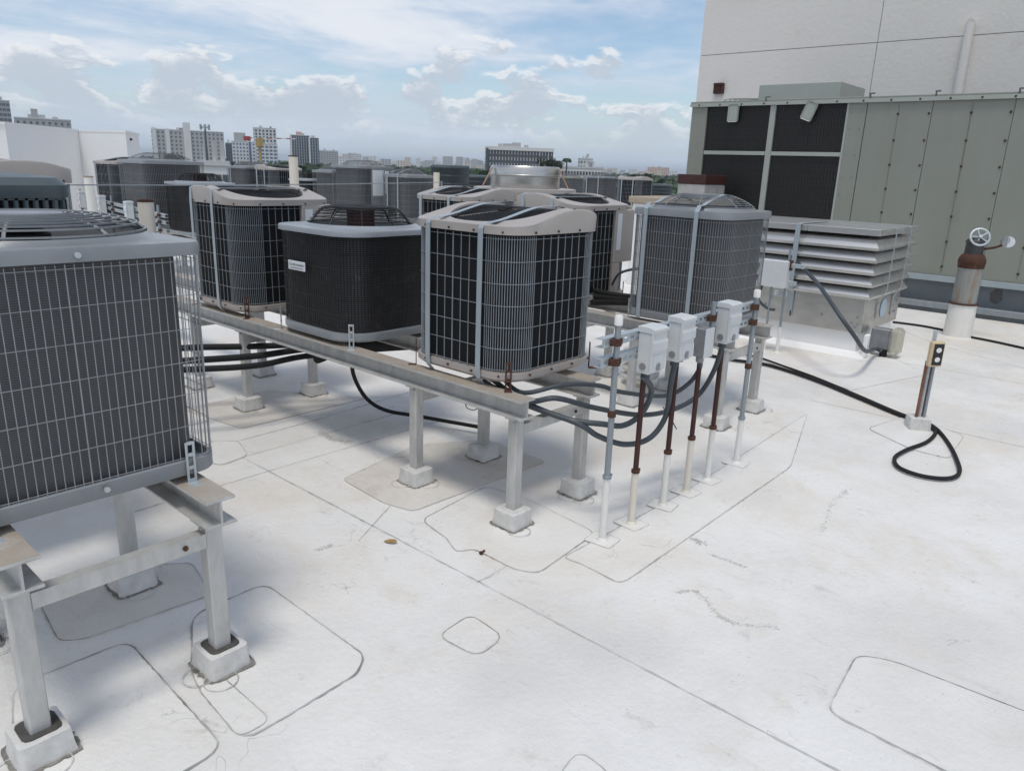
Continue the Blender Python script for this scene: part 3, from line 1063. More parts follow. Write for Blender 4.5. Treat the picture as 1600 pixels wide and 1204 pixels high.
def slot_unit(label, c, S=.76, H=.86, rz=0, zb=.68, group='slotted dark condensers'):
    """slate condenser with two tiers of tall stamped slots and a plain bevelled lid"""
    t = thing('condensing_unit', label, 'condenser', (c[0], c[1], zb), rz, group)
    k = ('s', S, H)
    def body():
        mb = MB()
        r = .06
        pts = rrect(S, S, r, 6)
        nt_ = 4
        th = (H - .1) / nt_
        mb.rings([at_height(pts, 0), at_height(pts, .05)], True, True, False)
        for i in range(nt_ + 1):
            z = .05 + th * i
            mb.rings([at_height(pts, z - .018), at_height(pts, z + .018)])
        d = arclen_path(pts)
        n = int(d[-1] / .034)
        for i in range(n):
            s0 = d[-1] * i / n
            x0, y0 = point_on(pts, d, s0)
            x1, y1 = point_on(pts, d, s0 + .011)
            mb.add([(x0, y0, .06), (x1, y1, .06), (x1, y1, H - .05), (x0, y0, H - .05), (x0 * .975, y0 * .975, .06), (x0 * .975, y0 * .975, H - .05)], [(0, 1, 2, 3), (0, 3, 5, 4)])
        return mb.mesh('louvred_cabinet', MAT['teal'])
    ob('louvred_cabinet', cached(k + ('b',), body), t, 'stuff')
    ob('coil', cached(k + ('c',), lambda: MB().rings(walls(S - .05, .06, .05, H - .02)).mesh('coil', MAT['coil'], 40)), t)
    def lid():
        lp = lambda s_, z: at_height(rrect(s_, s_, .07, 6), z)
        return MB().rings([lp(S + .01, H - .06), lp(S + .015, H - .055), lp(S + .015, H - .012), lp(S - .03, H + .016), lp(S - .12, H + .022), lp(S - .2, H + .01)], True, True, True).mesh('cap', MAT['teal'], 35)
    ob('cap', cached(k + ('l',), lid), t)
    return t

grid_unit('large grey condenser cut off by the left picture edge', (.75, 2.70), .77, .725, brackets='galv', step=.0245, rings_=7, wr=.0016, cap_h=.040, dome_h=.045, gw=.0038, nr=9, spots=[(.285, -.392, 0), (-.285, -.392, 0)])
wave_unit('beige condenser with two steel straps beside the disconnect boxes', (2.95, 2.66), .735, .725, straps=(.19, -.175), brackets='rust')
u0 = [o for o in COL.objects if o.name.startswith('condensing_unit')][0]
for z_ in (.745, .036):
    MB().tube([(.02, -.392, z_), (.02, -.400, z_)], .009, 10).build('bolt', MAT['galv'], u0)
dark_unit('black condenser with a white badge between two beige ones', (2.93, 3.87), .80, .615, badge=True)
wave_unit('beige strapped condenser behind the badge unit, white label on its side', (2.90, 5.00), .745, .725, rz=PI / 2, straps=(.24, -.05), brackets='rust', panel=True)
grid_unit('grey condenser with two straps in front of the louvred hood', (5.07, 2.67), .765, .735, straps=(.235, -.16), step=.021, rings_=8, cr=.13)
wave_unit('beige condenser with a service panel, left of the strapped grey one', (5.09, 3.87), .735, .725, rz=PI / 2, straps=(.22, -.08), panel=True)
wave_unit('beige strapped condenser left of the round exhaust fan', (5.11, 5.13), .735, .725, straps=(.22, -.15))
slot_unit('slate slotted condenser behind the large grey one, far left', (.735, 3.75), .78, .905)
wave_unit('beige lid condenser at the left edge behind the slotted one', (1.17, 4.85), .76, .865, brackets=None)
grid_unit('tall grey condenser with fine cage right of the white bulkhead', (5.05, 11.35), .88, .90, step=.024, brackets=None)
wave_unit('strapped condenser half hidden at the white bulkhead corner', (5.05, 12.5), .80, .87, straps=(.2,), brackets=None)
dark_unit('black condenser with pale lid behind the rusty vent pipe', (5.02, 10.15), .74, .66, brackets=None)
grid_unit('grey condenser left of the far beige one below the crane', (9.35, 16.35), .84, .80, step=.03, straps=(.2,), brackets=None)
wave_unit('far beige condenser below the blue striped tower', (9.35, 15.25), .80, .80, rz=PI / 2, straps=(.2, -.1), brackets=None)
dark_unit('low black condenser right of the tall white vent pipe', (9.35, 14.0), .76, .62, brackets=None)
grid_unit('grey condenser with white wiring labels in the far row', (9.3, 12.2), .86, .91, step=.03, brackets=None, panel=True)
grid_unit('strapped grey condenser right of the labelled one in the far row', (9.6, 11.2), .70, .78, step=.03, straps=(.18, -.12), brackets=None)
slot_unit('far dark slotted condenser standing tall over the trees', (16.3, 17.1), .85, 1.02)
slot_unit('small slate condenser just left of the round exhaust fan', (20.7, 20.2), .85, .70)
grid_unit('pale green-grey condenser right of the round exhaust fan', (21.9, 16.8), .74, .74, step=.035, brackets=None, capm='sage')
grid_unit('far strapped condenser with arched bands, right of the fan', (20.5, 14.5), .85, .80, step=.035, straps=(.25, -.2), brackets=None)
wave_unit('far beige condenser left of the brown duct', (20.1, 12.95), .85, .80, rz=PI, brackets=None, straps=(.2, -.2))
slot_unit('smallest far condenser beside the brown duct', (26.8, 16.0), .62, .60)
for l, c in (('plain grey box condenser behind the labelled one', (9.35, 13.1)),):
    grid_unit(l, c, .72, .80, step=.03, brackets=None, panel=True)

# ------------------------------------------------------------------ conduit row with disconnect boxes
RY = 1.80
def riser(label, x, y, zs, ztop, upper, lower='pvc', cap=False, r=.0135, rl=.0175):
    t = thing('conduit_riser', label, 'conduit', (x, y, 0), 0, 'conduit risers in front of the stand')
    MB().lathe([(.034, -.004), (.032, .004), (rl + .004, .016), (rl, .02), (rl, zs), (r, zs + .002)], 16).build('pipe_sleeve', MAT[lower], t, 40)
    MB().lathe([(r, zs - .02), (r, ztop)], 14).build('pipe', MAT[upper], t, 40)
    c = MB().lathe([(rl + .001, zs - .012), (rl + .004, zs - .010), (rl + .004, zs + .004), (rl - .001, zs + .007)], 16)
    c.box(rl, rl + .02, -.005, .005, zs - .010, zs + .003, .001)
    c.build('clamp', MAT['rust'] if upper == 'rustpipe' else MAT['conduit'], t, 40)
    if cap:
        MB().lathe([(r + .001, ztop - .045), (r + .005, ztop - .042), (r + .005, ztop - .004), (r + .001, ztop + .001)], 16).build('end_cap', MAT['pvc'], t, 40)
        MB().lathe([(r + .001, ztop - .47), (r + .005, ztop - .468), (r + .005, ztop - .44), (r + .001, ztop - .436)], 16).build('coupling', MAT['rust'], t, 40)
    return t
riser('grey conduit post nearest the camera, white end cap', 2.747, RY, .335, 1.095, 'conduit', cap=True, r=.0145)
riser('rusty riser under the nearest disconnect box', 2.996, RY, .292, .79, 'rustpipe', 'cream')
riser('rusty riser under the second disconnect box', 3.301, RY, .31, .80, 'rustpipe')
riser('rusty riser under the small bare steel box', 3.549, RY, .325, .80, 'rustpipe', 'cream')
riser('rusty riser under the farthest disconnect box', 3.794, RY, .328, .83, 'rustpipe')
riser('grey conduit post at the far end, white end cap', 4.167, RY, .30, 1.075, 'conduit', cap=True, r=.0145)

def channel(mb, x0, x1, y, z, h=.041, d=.041, slot=.05):
    """slotted strut channel along X, open towards +Y"""
    th = .003
    mb.box(x0, x1, y, y + d, z + h - th, z + h)
    mb.box(x0, x1, y, y + d, z, z + th)
    zl, zh = z + .013, z + .028
    mb.box(x0, x1, y, y + th, z + th, zl)
    mb.box(x0, x1, y, y + th, zh, z + h - th)
    x = x0
    while x < x1 - .01:
        mb.box(x, min(x + .022, x1), y, y + th, zl, zh)
        x += slot
    return mb
def strut_rack(label, x0, x1, y, zs, posts, loc=(0, 0, 0), rz=0):
    t = thing('strut_rack', label, 'rack', loc, rz, 'strut racks carrying disconnect boxes')
    for z in zs:
        channel(MB(), x0, x1, y + .018, z).build('strut_channel', MAT['galv'], t)
        for px_ in posts:
            c = MB()
            c.rings([[(px_ + rr * math.cos(a * PI / 8), y + rr * math.sin(a * PI / 8), z + zz) for a in range(17)] for rr, zz in ((.0165, .004), (.021, .004), (.021, .037), (.0165, .037))])
            c.box(px_ - .034, px_ - .018, y - .008, y + .018, z + .006, z + .035, .002)
            c.box(px_ + .018, px_ + .034, y - .008, y + .018, z + .006, z + .035, .002)
            c.build('pipe_clamp', MAT['rust'], t)
    return t
strut_rack('slotted strut rack carrying the row of grey boxes', 2.66, 4.24, RY, (.865, .955), (2.747, 3.64, 4.167))
p = MB().lathe([(.0145, .80), (.0145, 1.06)], 14).build('conduit_stub', MAT['conduit'], None, 40)
p.location = (3.64, RY, 0)
tag(p, 'short grey conduit stub clamped to the rack between boxes', 'conduit')

def disconnect(label, x, y, z, wd=.12, dp=.07, h=.228, lever=True, loc=None, rz=0, sc=1.0):
    t = thing('disconnect_box', label, 'electrical box', loc or (x, y, z), rz, 'grey electrical disconnect boxes')
    b = MB()
    b.box(-wd / 2, wd / 2, -dp, 0, 0, h * .853, .004)
    bo = b.build('enclosure', MAT['box'], t)
    c = MB()
    # front cover with a raised band, a short hood over the top
    prof = [(-dp - .001, .010), (-dp - .010, .014), (-dp - .010, h * .46), (-dp - .017, h * .50), (-dp - .017, h * .66), (-dp - .010, h * .72), (-dp - .010, h * .86), (-dp - .016, h * .87), (-dp - .016, h * .93), (-dp + .004, h * .965), (.003, h * .975), (.003, h * .86), (-dp - .001, h * .855)]
    hw = wd / 2 + .004
    n = len(prof)
    c.add([(-hw, a, z_) for a, z_ in prof] + [(hw, a, z_) for a, z_ in prof], [tuple(range(n)), tuple(range(n, 2 * n))[::-1]] + [(i, n + i, n + (i + 1) % n, (i + 1) % n) for i in range(n)])
    c.build('cover', MAT['box'], t)
    MB().box(-.014, .014, -dp - .016, -dp - .0105, .016, .05, .002).build('latch', MAT['boxdark'], t)
    MB().box(-wd * .36, wd * .30, -dp - .0116, -dp - .0106, h * .17, h * .40).build('warning_label', MAT['fadedlabel'], t)
    k = MB()
    k.lathe([(.017, -.004), (.017, .0)], 18)
    me = k.mesh('knockout', MAT['boxdark'])
    o = ob('knockout', me, bo)
    o.location = (-wd / 2, -dp * .5, .035)
    o.rotation_euler = (0, PI / 2, 0)
    MB().lathe([(.018, -.028), (.022, -.024), (.022, -.002), (.016, .004)], 14, (-.028, -dp * .5)).build('hub', MAT['hose'], t, 40)
    MB().lathe([(.016, -.014), (.019, -.012), (.019, .002)], 14, (.02, -dp * .5)).build('conduit_nut', MAT['boxdark'], t, 40)
    return t
disconnect('nearest grey disconnect box on the rack', 3.0, RY + .012, .80)
disconnect('second grey disconnect box on the rack', 3.265, RY + .012, .815)
disconnect('farthest grey disconnect box on the rack', 3.77, RY + .012, .83)
t = thing('junction_box', 'small bare steel box between the second and farthest disconnects', 'electrical box', (3.53, RY + .012, .79))
MB().box(-.045, .045, -.06, 0, 0, .15, .003).build('enclosure', MAT['boxdark'], t)
MB().box(-.048, .048, -.064, -.061, -.002, .152, .001).build('cover', MAT['box'], t)
MB().lathe([(.018, -.03), (.021, -.026), (.021, -.002)], 14, (-.02, -.03)).build('hub', MAT['boxdark'], t, 40)

def hose(name, label, cat, pts, r, mat='hose', n=9, group=None):
    o = MB().tube(smooth_path(pts, 9), r, n).build(name, MAT[mat], None, 60)
    return tag(o, label, cat, group)
G = 'flexible conduits looping to the boxes'
hose('flexible_conduit', 'thick grey flexible conduit looping up to the nearest box', 'conduit', [(2.78, 2.62, .60), (2.72, 2.32, .585), (2.80, 2.1, .53), at_y(940, 662, 1.95), at_y(975, 664, 1.90), at_y(1003, 645, 1.85), at_y(1018, 610, 1.79), (2.948, 1.775, .785)], .0145, group=G)
hose('flexible_conduit', 'lowest grey flexible conduit sagging to the second box', 'conduit', [(2.80, 2.66, .60), (2.74, 2.36, .57), at_y(900, 660, 2.05), at_y(935, 681, 1.97), at_y(977, 694, 1.92), at_y(1015, 684, 1.87), at_y(1040, 650, 1.83), at_y(1048, 600, 1.79), (3.237, 1.775, .80)], .0145, group=G)
hose('flexible_conduit', 'grey flexible conduit running behind the risers to the farthest box', 'conduit', [(2.80, 2.6, .625), at_y(820, 626, 2.3), at_y(870, 622, 2.15), at_y(930, 637, 2.08), at_y(1000, 648, 2.02), at_y(1050, 640, 1.97), at_y(1090, 618, 1.9), at_y(1115, 580, 1.82), (3.742, 1.775, .815)], .014, group=G)
hose('flexible_conduit', 'upper grey flexible conduit rising to the small steel box', 'conduit', [(2.85, 2.6, .65), at_y(815, 613, 2.3), at_y(880, 601, 2.15), at_y(935, 602, 2.08), at_y(975, 613, 2.02), at_y(1040, 618, 1.95), at_y(1075, 600, 1.86), at_y(1093, 575, 1.8), (3.51, 1.78, .775)], .012, group=G)
hose('line_set', 'upper black insulated line running under the badge unit', 'pipe', [(1.75, 5.05, .47), at_z(300, 543, .45), at_z(400, 541, .45), at_z(480, 537, .46), (3.35, 4.3, .47), (4.2, 3.9, .45)], .022, 'black')
hose('line_set', 'middle black insulated line sagging under the badge unit', 'pipe', [(1.70, 4.7, .47), at_z(300, 563, .45), at_z(400, 556, .44), at_z(480, 545, .45), (3.3, 4.12, .47), (4.2, 3.7, .45)], .022, 'black')
hose('line_set', 'lowest black insulated line sagging under the badge unit', 'pipe', [(1.70, 4.6, .45), at_z(300, 577, .44), at_z(400, 571, .43), at_z(480, 556, .44), (3.3, 4.0, .46), (4.2, 3.6, .44)], .020, 'black')
hose('line_set', 'black insulated bundle below the badge unit next to the beam', 'pipe', [at_z(495, 560, .50), (3.0, 4.02, .52), (3.3, 3.72, .53), (3.45, 3.3, .55)], .034, 'black')
hose('line_set', 'thin black line dropping from the beam and curving near the roof', 'pipe', [(2.72, 3.72, .55), (2.80, 3.80, .38), (2.95, 3.87, .19), (3.08, 3.83, .09), (3.22, 3.65, .06), (3.4, 3.2, .05)], .013, 'black')
hose('loose_wire', 'thin black wire hanging below the front beam', 'wire', [at_z(726, 625, .55), at_z(730, 637, .50), at_z(742, 640, .49), at_z(752, 632, .53)], .0025, 'black', 6)
tie = hose('cable_tie', 'black cable tie tail on the flexible conduit loop', 'cable tie', [at_y(1036, 636, 1.86), at_y(1045, 648, 1.82), at_y(1057, 670, 1.80)], .003, 'black', 6)

G = 'black insulated lines between the second-row condensers'
for i_, l_ in enumerate(('upper black line behind the strapped grey condenser', 'lower black line behind the strapped grey condenser', 'black line lying on the beam left of the strapped grey condenser')):
    hose('line_set', l_, 'pipe', [(4.95, 3.52, .78 - .05 * i_), (5.1, 3.42, .74 - .03 * i_), (5.3, 3.22, .72 - .02 * i_), (5.55, 3.1, .70 - .02 * i_), (5.9, 3.2, .5)], .020 + .006 * i_, 'black', group=G)
hose('flexible_conduit', 'thin grey conduit arching between the second-row condensers', 'conduit', [(5.2, 3.5, .80), (5.15, 3.38, .92), (5.25, 3.2, .95), (5.35, 3.05, .80)], .011)
strut_rack('short strut rack between the second-row condensers', 0, .55, 0, (.92, 1.0), (.2,), (5.25, 3.22, 0), .15)
cl = [(0.13 * math.cos(a * PI / 8), .13 * math.sin(a * PI / 8), .04 + a * .0045) for a in range(56)]
q_ = at_z(1000, 590, .05)
o_ = hose('duct_coil', 'coil of pale insulated tubing on the roof behind the boxes', 'tubing', [(q_.x + a, q_.y + b, c) for a, b, c in cl], .028, 'pvc', 8)

# ------------------------------------------------------------------ louvred intake hood on its curb
hx0, hx1, hy0, hy1 = 7.77, 8.95, 2.25, 4.25
t = thing('louvred_hood', 'aluminium louvred rooftop hood with straps on a white curb', 'roof vent', (hx0, hy0, 0))
W_, D_ = hx1 - hx0, hy1 - hy0
MB().rings([at_height([(-.05 - .02, -.05 - .02), (W_ + .07, -.07), (W_ + .07, D_ + .07), (-.07, D_ + .07)], -.002), at_height([(.03, .03), (W_ - .03, .03), (W_ - .03, D_ - .03), (.03, D_ - .03)], .05), at_height([(.04, .04), (W_ - .04, .04), (W_ - .04, D_ - .04), (.04, D_ - .04)], .3)]).build('curb', MAT['white'], t, 30)
MB().box(0, W_, 0, D_, .24, .60, .003).build('base_skirt', MAT['steel'], t)
MB().box(.08, W_ - .08, .08, D_ - .08, .598, 1.22).build('inner_core', MAT['black'], t)
for i in range(5):
    z = .585 + i * .118
    o_, q_ = .045 + .003 * i, .02
    def lp(off, z_):
        return [(-off, -off, z_), (W_ + off, -off, z_), (W_ + off, D_ + off, z_), (-off, D_ + off, z_)]
    MB().rings([lp(o_ - .008, z + .004), lp(o_, z), lp(o_ + .004, z + .022), lp(o_ - .002, z + .026), lp(o_ - .052, z + .094), lp(o_ - .09, z + .106)]).build('louvre_blade', MAT['steel2'], t)
o_ = .05
for i in range(3):
    y0, y1 = -o_ + (D_ + 2 * o_) * i / 3, -o_ + (D_ + 2 * o_) * (i + 1) / 3
    MB().box(-o_, W_ + o_, y0 + .002, y1 - .002, 1.195, 1.255, .004).build('top_panel', MAT['steel2'], t)
def band(name, pts, wd, axis, parent, mat='strap'):
    mb = MB()
    th = .003
    loops = []
    for p in pts:
        p = Vector(p)
        if axis == 'y':
            loops.append([(p.x, p.y - wd / 2, p.z), (p.x, p.y + wd / 2, p.z), (p.x - th, p.y + wd / 2, p.z + th), (p.x - th, p.y - wd / 2, p.z + th)])
        else:
            loops.append([(p.x - wd / 2, p.y, p.z), (p.x + wd / 2, p.y, p.z), (p.x + wd / 2, p.y - th, p.z + th), (p.x - wd / 2, p.y - th, p.z + th)])
    return mb.rings(loops, True, True, True).build(name, MAT[mat], parent)
band('strap', [(-.006, .73, .33), (-.012, .73, .56), (-.08, .73, .62), (-.082, .73, 1.255), (0, .73, 1.262), (W_ * .6, .73, 1.262)], .05, 'y', t)
MB().tube([(-.012, .72, .315), (-.012, .72, .37)], .006, 6).build('strap_stain', MAT['rust'], t)
for x in (.35, .85):
    band('strap', [(x + .05, -.006, .35), (x + .05, -.01, .52), (x, -.08, .64), (x, -.082, 1.255), (x, 0, 1.262), (x, .6, 1.262)], .028, 'x', t)
for k, (y, z) in enumerate(((.95, .48), (.40, .38), (.10, .34), (.05, .40), (.04, .33), (.06, .30), (1.0, .40), (1.5, .45))):
    MB().box(-.008, .0, y - .012, y + .012, z - .012, z + .012, .003).build('bolt_head', MAT['boxdark'], t)
for k, (x, z) in enumerate(((.95, .42), (1.05, .35), (1.08, .46), (.9, .34))):
    MB().box(x - .012, x + .012, -.008, 0, z - .012, z + .012, .003).build('bolt_head', MAT['boxdark'], t)
lb = MB().box(-.004, -.001, .78, .92, .50, .565).build('rating_label', MAT['label'], t)
for i in range(4):
    MB().box(-.0052, -.0042, .80, .90 - .02 * (i % 2), .508 + i * .013, .512 + i * .013).build('print_line', MAT['ink'], lb)
dsk = MB().add([(.62 + .10 * math.cos(a * PI / 14), -.004, .43 + .10 * math.sin(a * PI / 14)) for a in range(28)] + [(.62, -.004, .43)], [(a, (a + 1) % 28, 28) for a in range(28)]).build('round_decal', MAT['labelblue'], t)
for i in range(3):
    cx = .56 + i * .05
    MB().box(cx, cx + .012, -.0056, -.0046, .38, .47).build('decal_mark', MAT['label'], dsk)
MB().box(W_ * .0 + .02, .10, -.075, -.03, .0, .235, .01).build('corner_flashing', MAT['white'], t)

# enclosure on its own small posts beside the hood, with feeder hose and clear weatherproof cover
t = thing('control_box', 'grey square box on two slim posts in front of the louvred hood', 'electrical box', (7.30, 2.98, 0))
MB().box(-.06, .04, -.12, .16, .66, .92, .006).build('enclosure', MAT['box'], t)
for yy, zz, xx in ((.03, .66, -.01), (-.09, 1.03, .04)):
    MB().lathe([(.03, 0), (.02, .01), (.017, .02), (.017, .26), (.011, .262)], 14, (xx, yy)).build('pipe_sleeve', MAT['pvc'], t, 40)
    MB().lathe([(.012, .25), (.012, zz)], 14, (xx, yy)).build('pipe', MAT['conduit'], t, 40)
MB().box(.0, .03, -.26, -.10, .86, .90, .003).build('strut', MAT['galv'], t)
MB().box(.0, .03, -.20, -.10, .69, .73, .003).build('strut', MAT['galv'], t)
MB().box(-.01, .045, -.135, -.105, .83, .93, .004).build('clamp', MAT['rust'], t)
hose('feeder_hose', 'dark hose sloping down across the louvred hood', 'hose', [at_z(1240, 405, .89), at_z(1275, 440, .78), at_z(1310, 490, .58), at_z(1335, 525, .40), at_z(1352, 548, .22), (7.90, 2.12, .09), (7.97, 2.08, .06)], .019)
hose('drain_hose', 'short dark hose hanging under the grey square box', 'hose', [(7.27, 3.10, .66), (7.27, 3.12, .52), (7.29, 3.03, .44), (7.30, 2.95, .43)], .014)
bp_ = at_z(1378, 552)
t = thing('weatherproof_cover', 'clear yellowed weatherproof outlet cover at the hood corner', 'outlet cover', (8.06, 2.06, .03))
MB().box(-.05, .06, -.02, .16, .02, .25, .012).build('back_box', MAT['boxdark'], t)
MB().box(-.08, .09, -.13, -.022, .0, .27, .03).build('clear_lid', MAT['glassbox'], t)
MB().box(-.03, .05, -.06, -.03, .05, .21, .006).build('outlet_plate', MAT['label'], t)
MB().box(-.06, -.02, -.02, .05, -.03, .05, .01).build('gland', MAT['black'], t)

# ------------------------------------------------------------------ outlet post with its cord
t = thing('outlet_post', 'outlet box on a strut post in a white roof footing', 'outlet', (5.80, 1.19, 0))
ob('footing', FOOT_ME[1], t).rotation_euler = (0, 0, .5)
MB().box(-.012, .012, -.012, .012, .05, .72, .002).build('strut_post', MAT['galv'], t)
for x, y, m_ in ((-.028, .012, 'copper'), (.03, -.012, 'copper'), (.012, -.028, 'conduit')):
    MB().lathe([(.0105, .06), (.0105, .50)], 10, (x, y)).build('conduit', MAT[m_], t, 40)
bx = MB().box(-.05, .05, -.065, -.02, .47, .65, .010).build('outlet_box', MAT['yellow'], t)
bx.rotation_euler = (0, 0, -.72)
cv = MB().box(-.036, .036, -.070, -.0655, .485, .635, .003).build('cover_plate', MAT['blackgloss'], bx)
for z in (.525, .592):
    oo = MB().add([(.02 * math.cos(a * PI / 10), -.0712, z + .018 * math.sin(a * PI / 10)) for a in range(20)] + [(0, -.0715, z)], [(a, (a + 1) % 20, 20) for a in range(20)]).build('receptacle', MAT['pvc'], cv)
G = 'black cords lying on the roof'
hose('power_cord', 'thick black cord running from the stands to the outlet post', 'cord', [(6.60, 3.35, .02)] + [at_z(a, b, .02) for a, b in ((1145, 562), (1200, 570), (1270, 592), (1340, 620), (1400, 645), (1428, 655))], .0145, 'black', group=G)
hose('power_cord', 'second black cord alongside, merging near the outlet post', 'cord', [(6.85, 3.2, .02)] + [at_z(a, b, .02) for a, b in ((1180, 557), (1225, 572), (1275, 590), (1335, 615), (1395, 641), (1424, 652))], .010, 'black', group=G)
hose('power_cord', 'black cord loop lying in front of the outlet post', 'cord', [at_z(a, b, .02) for a, b in ((1447, 664), (1462, 674), (1448, 690), (1415, 703), (1398, 715), (1405, 730), (1440, 743), (1480, 747), (1499, 738), (1494, 715), (1482, 692), (1466, 672), (1450, 661))], .0125, 'black', group=G)
hose('power_cord', 'thin black cable behind the valve standpipe', 'cord', [at_z(a, b, .012) for a, b in ((1395, 503), (1440, 509), (1480, 517), (1510, 525), (1560, 535), (1640, 553))], .014, 'black', group=G)

# ------------------------------------------------------------------ valve standpipe
t = thing('standpipe', 'rusty standpipe with a valve handwheel and gauge, white base', 'standpipe', (9.87, 1.80, 0))
MB().lathe([(.165, -.003), (.15, .005), (.148, .03), (.140, .39), (.13, .395)], 28).build('pipe_sleeve', MAT['pvc'], t, 40)
MB().lathe([(.148, .375), (.152, .378), (.152, .392), (.146, .396)], 28).build('band_clamp', MAT['rust'], t, 40)
MB().lathe([(.127, .39), (.127, .80)], 28).build('pipe', material('streaked_pipe', (.30, .31, .30), (.20, .19, .17), 5, .8, .6, stretch=(1, 1, .15), spots=(.24, .15, .07), spot_scale=4, spot_lo=.54, spot_hi=.68), t, 40)
MB().lathe([(.13, .79), (.135, .80), (.137, .84), (.14, .845), (.14, .87), (.135, .90), (.115, .935), (.085, .955)], 28).build('reducer', MAT['rust'], t, 40)
MB().lathe([(.095, .93), (.092, 1.06), (.10, 1.07), (.10, 1.09), (.07, 1.12)], 24).build('valve_body', material('cast_iron', (.05, .052, .056), (.03, .03, .032), 12, .8, .55, bump=.3), t, 40)
wh = MB()
c0 = Vector((-.05, -.04, 1.14))
ax = Vector((-.75, -.35, .35)).normalized()
s1_ = ax.cross(Vector((0, 0, 1))).normalized()
s2_ = s1_.cross(ax)
wh.tube([c0 + (s1_ * math.cos(a * PI / 12) + s2_ * math.sin(a * PI / 12)) * .095 for a in range(24)], .013, 7, closed=True)
for k in range(5):
    a = 2 * PI * k / 5
    wh.tube([c0, c0 + (s1_ * math.cos(a) + s2_ * math.sin(a)) * .095], .009, 6)
wh.tube([c0 - ax * .12, c0 + ax * .03], .018, 8)
wh.build('handwheel', MAT['galv'], t, 50)
ga = Vector((.12, -.30, 1.10))
MB().tube([(0.05, -.06, 1.0), (.09, -.18, 1.03), (.12, -.26, 1.07)], .014, 8).build('gauge_stem', MAT['rust'], t, 50)
gd = MB().tube([ga - Vector((.02, .0, 0)), ga + Vector((.03, .02, 0))], .07, 24).build('gauge', MAT['boxdark'], t, 40)
MB().tube([ga - Vector((.024, .0, 0)), ga - Vector((.021, .0, 0))], .060, 24).build('gauge_face', MAT['label'], gd)
MB().box(ga.x - .027, ga.x - .0245, ga.y - .003, ga.y + .003, ga.z - .01, ga.z + .045).build('gauge_needle', MAT['ink'], gd)

# ------------------------------------------------------------------ large sage air handler
AX = 11.5
t = thing('air_handler', 'large sage green rooftop air handler with black coil openings', 'air handler', (AX, -8, 0))
oy = 8.0
def Y(v):
    return v + oy
MB().box(.05, 2.0, .0, Y(6.42), .50, 2.75).build('inner_casing', MAT['rail'], t)
MB().box(-.02, 2.05, -.02, Y(6.46), 2.74, 2.815, .006).build('roof_deck', MAT['sage'], t)
fl = MB()
MB().box(-.035, -.021, -.02, Y(6.46), 2.735, 2.785, .002).build('roof_lip', MAT['sage2'], t)
for i in range(26):
    yb = 6.3 - i * .36
    MB().box(-.042, -.0355, Y(yb) - .012, Y(yb) + .012, 2.748, 2.772, .003).build('lip_bolt', MAT['rustpipe'], t)
MB().box(0, .05, Y(6.17), Y(6.44), .5, 2.74, .004).build('panel', MAT['sage'], t)
MB().box(0, .05, Y(3.735), Y(3.985), .5, 2.74, .004).build('panel', MAT['sage'], t)
ye = 3.728
ws = [.825, .93, .83, .93, .83, .93, .83, .93, .83, .93, .83, .93]
k = 0
while ye > -7.4:
    y0 = ye - ws[k % len(ws)]
    MB().box(.004 if k % 2 else 0, .05, Y(y0) + .0025, Y(ye) - .0025, .5, 2.74, .003).build('panel', MAT['sage'], t)
    if y0 > -3:
        # stiffening rib strip with rusted bolts
        for yy in ((y0 + ye) / 2, y0 + .03):
            for z in (.62, .95, 1.28, 1.6, 1.92, 2.24, 2.58):
                o = MB().box(-.010, .0, Y(yy) - .014, Y(yy) + .014, z - .014, z + .014, .004).build('bolt_head', MAT['rustpipe'], t)
        MB().box(-.004, .0, Y((y0 + ye) / 2) - .004, Y((y0 + ye) / 2) + .004, .55, 2.70).build('rib_line', material('rust_streak', (.20, .20, .155), (.15, .10, .06), 3, .9, .7, stretch=(1, 1, .3)) if k == 0 else bpy.data.materials['rust_streak'], t)
    ye = y0
    k += 1
for yy in (3.80, 3.93):
    for z in (.7, 1.1, 1.5, 1.75, 2.05, 2.4, 2.62):
        MB().box(-.008, .0, Y(yy) - .011, Y(yy) + .011, z - .011, z + .011, .003).build('bolt_head', MAT['boxdark'], t)
for z in (1.0, 1.4, 1.8, 2.2, 2.55):
    MB().box(-.008, .0, Y(6.31) - .010, Y(6.31) + .010, z - .010, z + .010, .003).build('bolt_head', MAT['sage2'], t)
# coil bay: four black coil panels behind a pale cross frame
coilm = material('finned_coil', (.012, .0115, .011), (.022, .02, .018), 5, .8, .6, stripes=(2, .028, (.032, .029, .026), .55))
for y0, y1 in ((4.0, 5.035), (5.125, 6.16)):
    for z0, z1 in ((.55, 2.015), (2.075, 2.735)):
        c_ = MB().box(.03, .045, Y(y0), Y(y1), z0, z1).build('coil_panel', coilm, t)
        fw = MB()
        n = int((z1 - z0) / .045)
        for i in range(n):
            z = z0 + .02 + i * .045
            fw.box(.022, .027, Y(y0), Y(y1), z, z + .006)
        n = int((y1 - y0) / .045)
        for i in range(n):
            yv = y0 + .02 + i * .045
            fw.box(.018, .022, Y(yv), Y(yv) + .004, z0, z1)
        fw.build('coil_mesh', MAT['wire_black'], c_, kind='stuff')
MB().box(-.006, .05, Y(5.037), Y(5.123), .5, 2.738, .004).build('frame_mullion', MAT['sage2'], t)
for y0, y1 in ((4.0, 5.035), (5.125, 6.16)):
    MB().box(-.004, .05, Y(y0), Y(y1), 2.017, 2.073, .003).build('frame_rail', MAT['sage2'], t)
    MB().box(0, .05, Y(y0), Y(y1), .5, .548, .003).build('frame_rail', MAT['sage'], t)
MB().box(-.006, .05, Y(3.972), Y(3.999), .5, 2.738).build('frame_edge', MAT['sage2'], t)
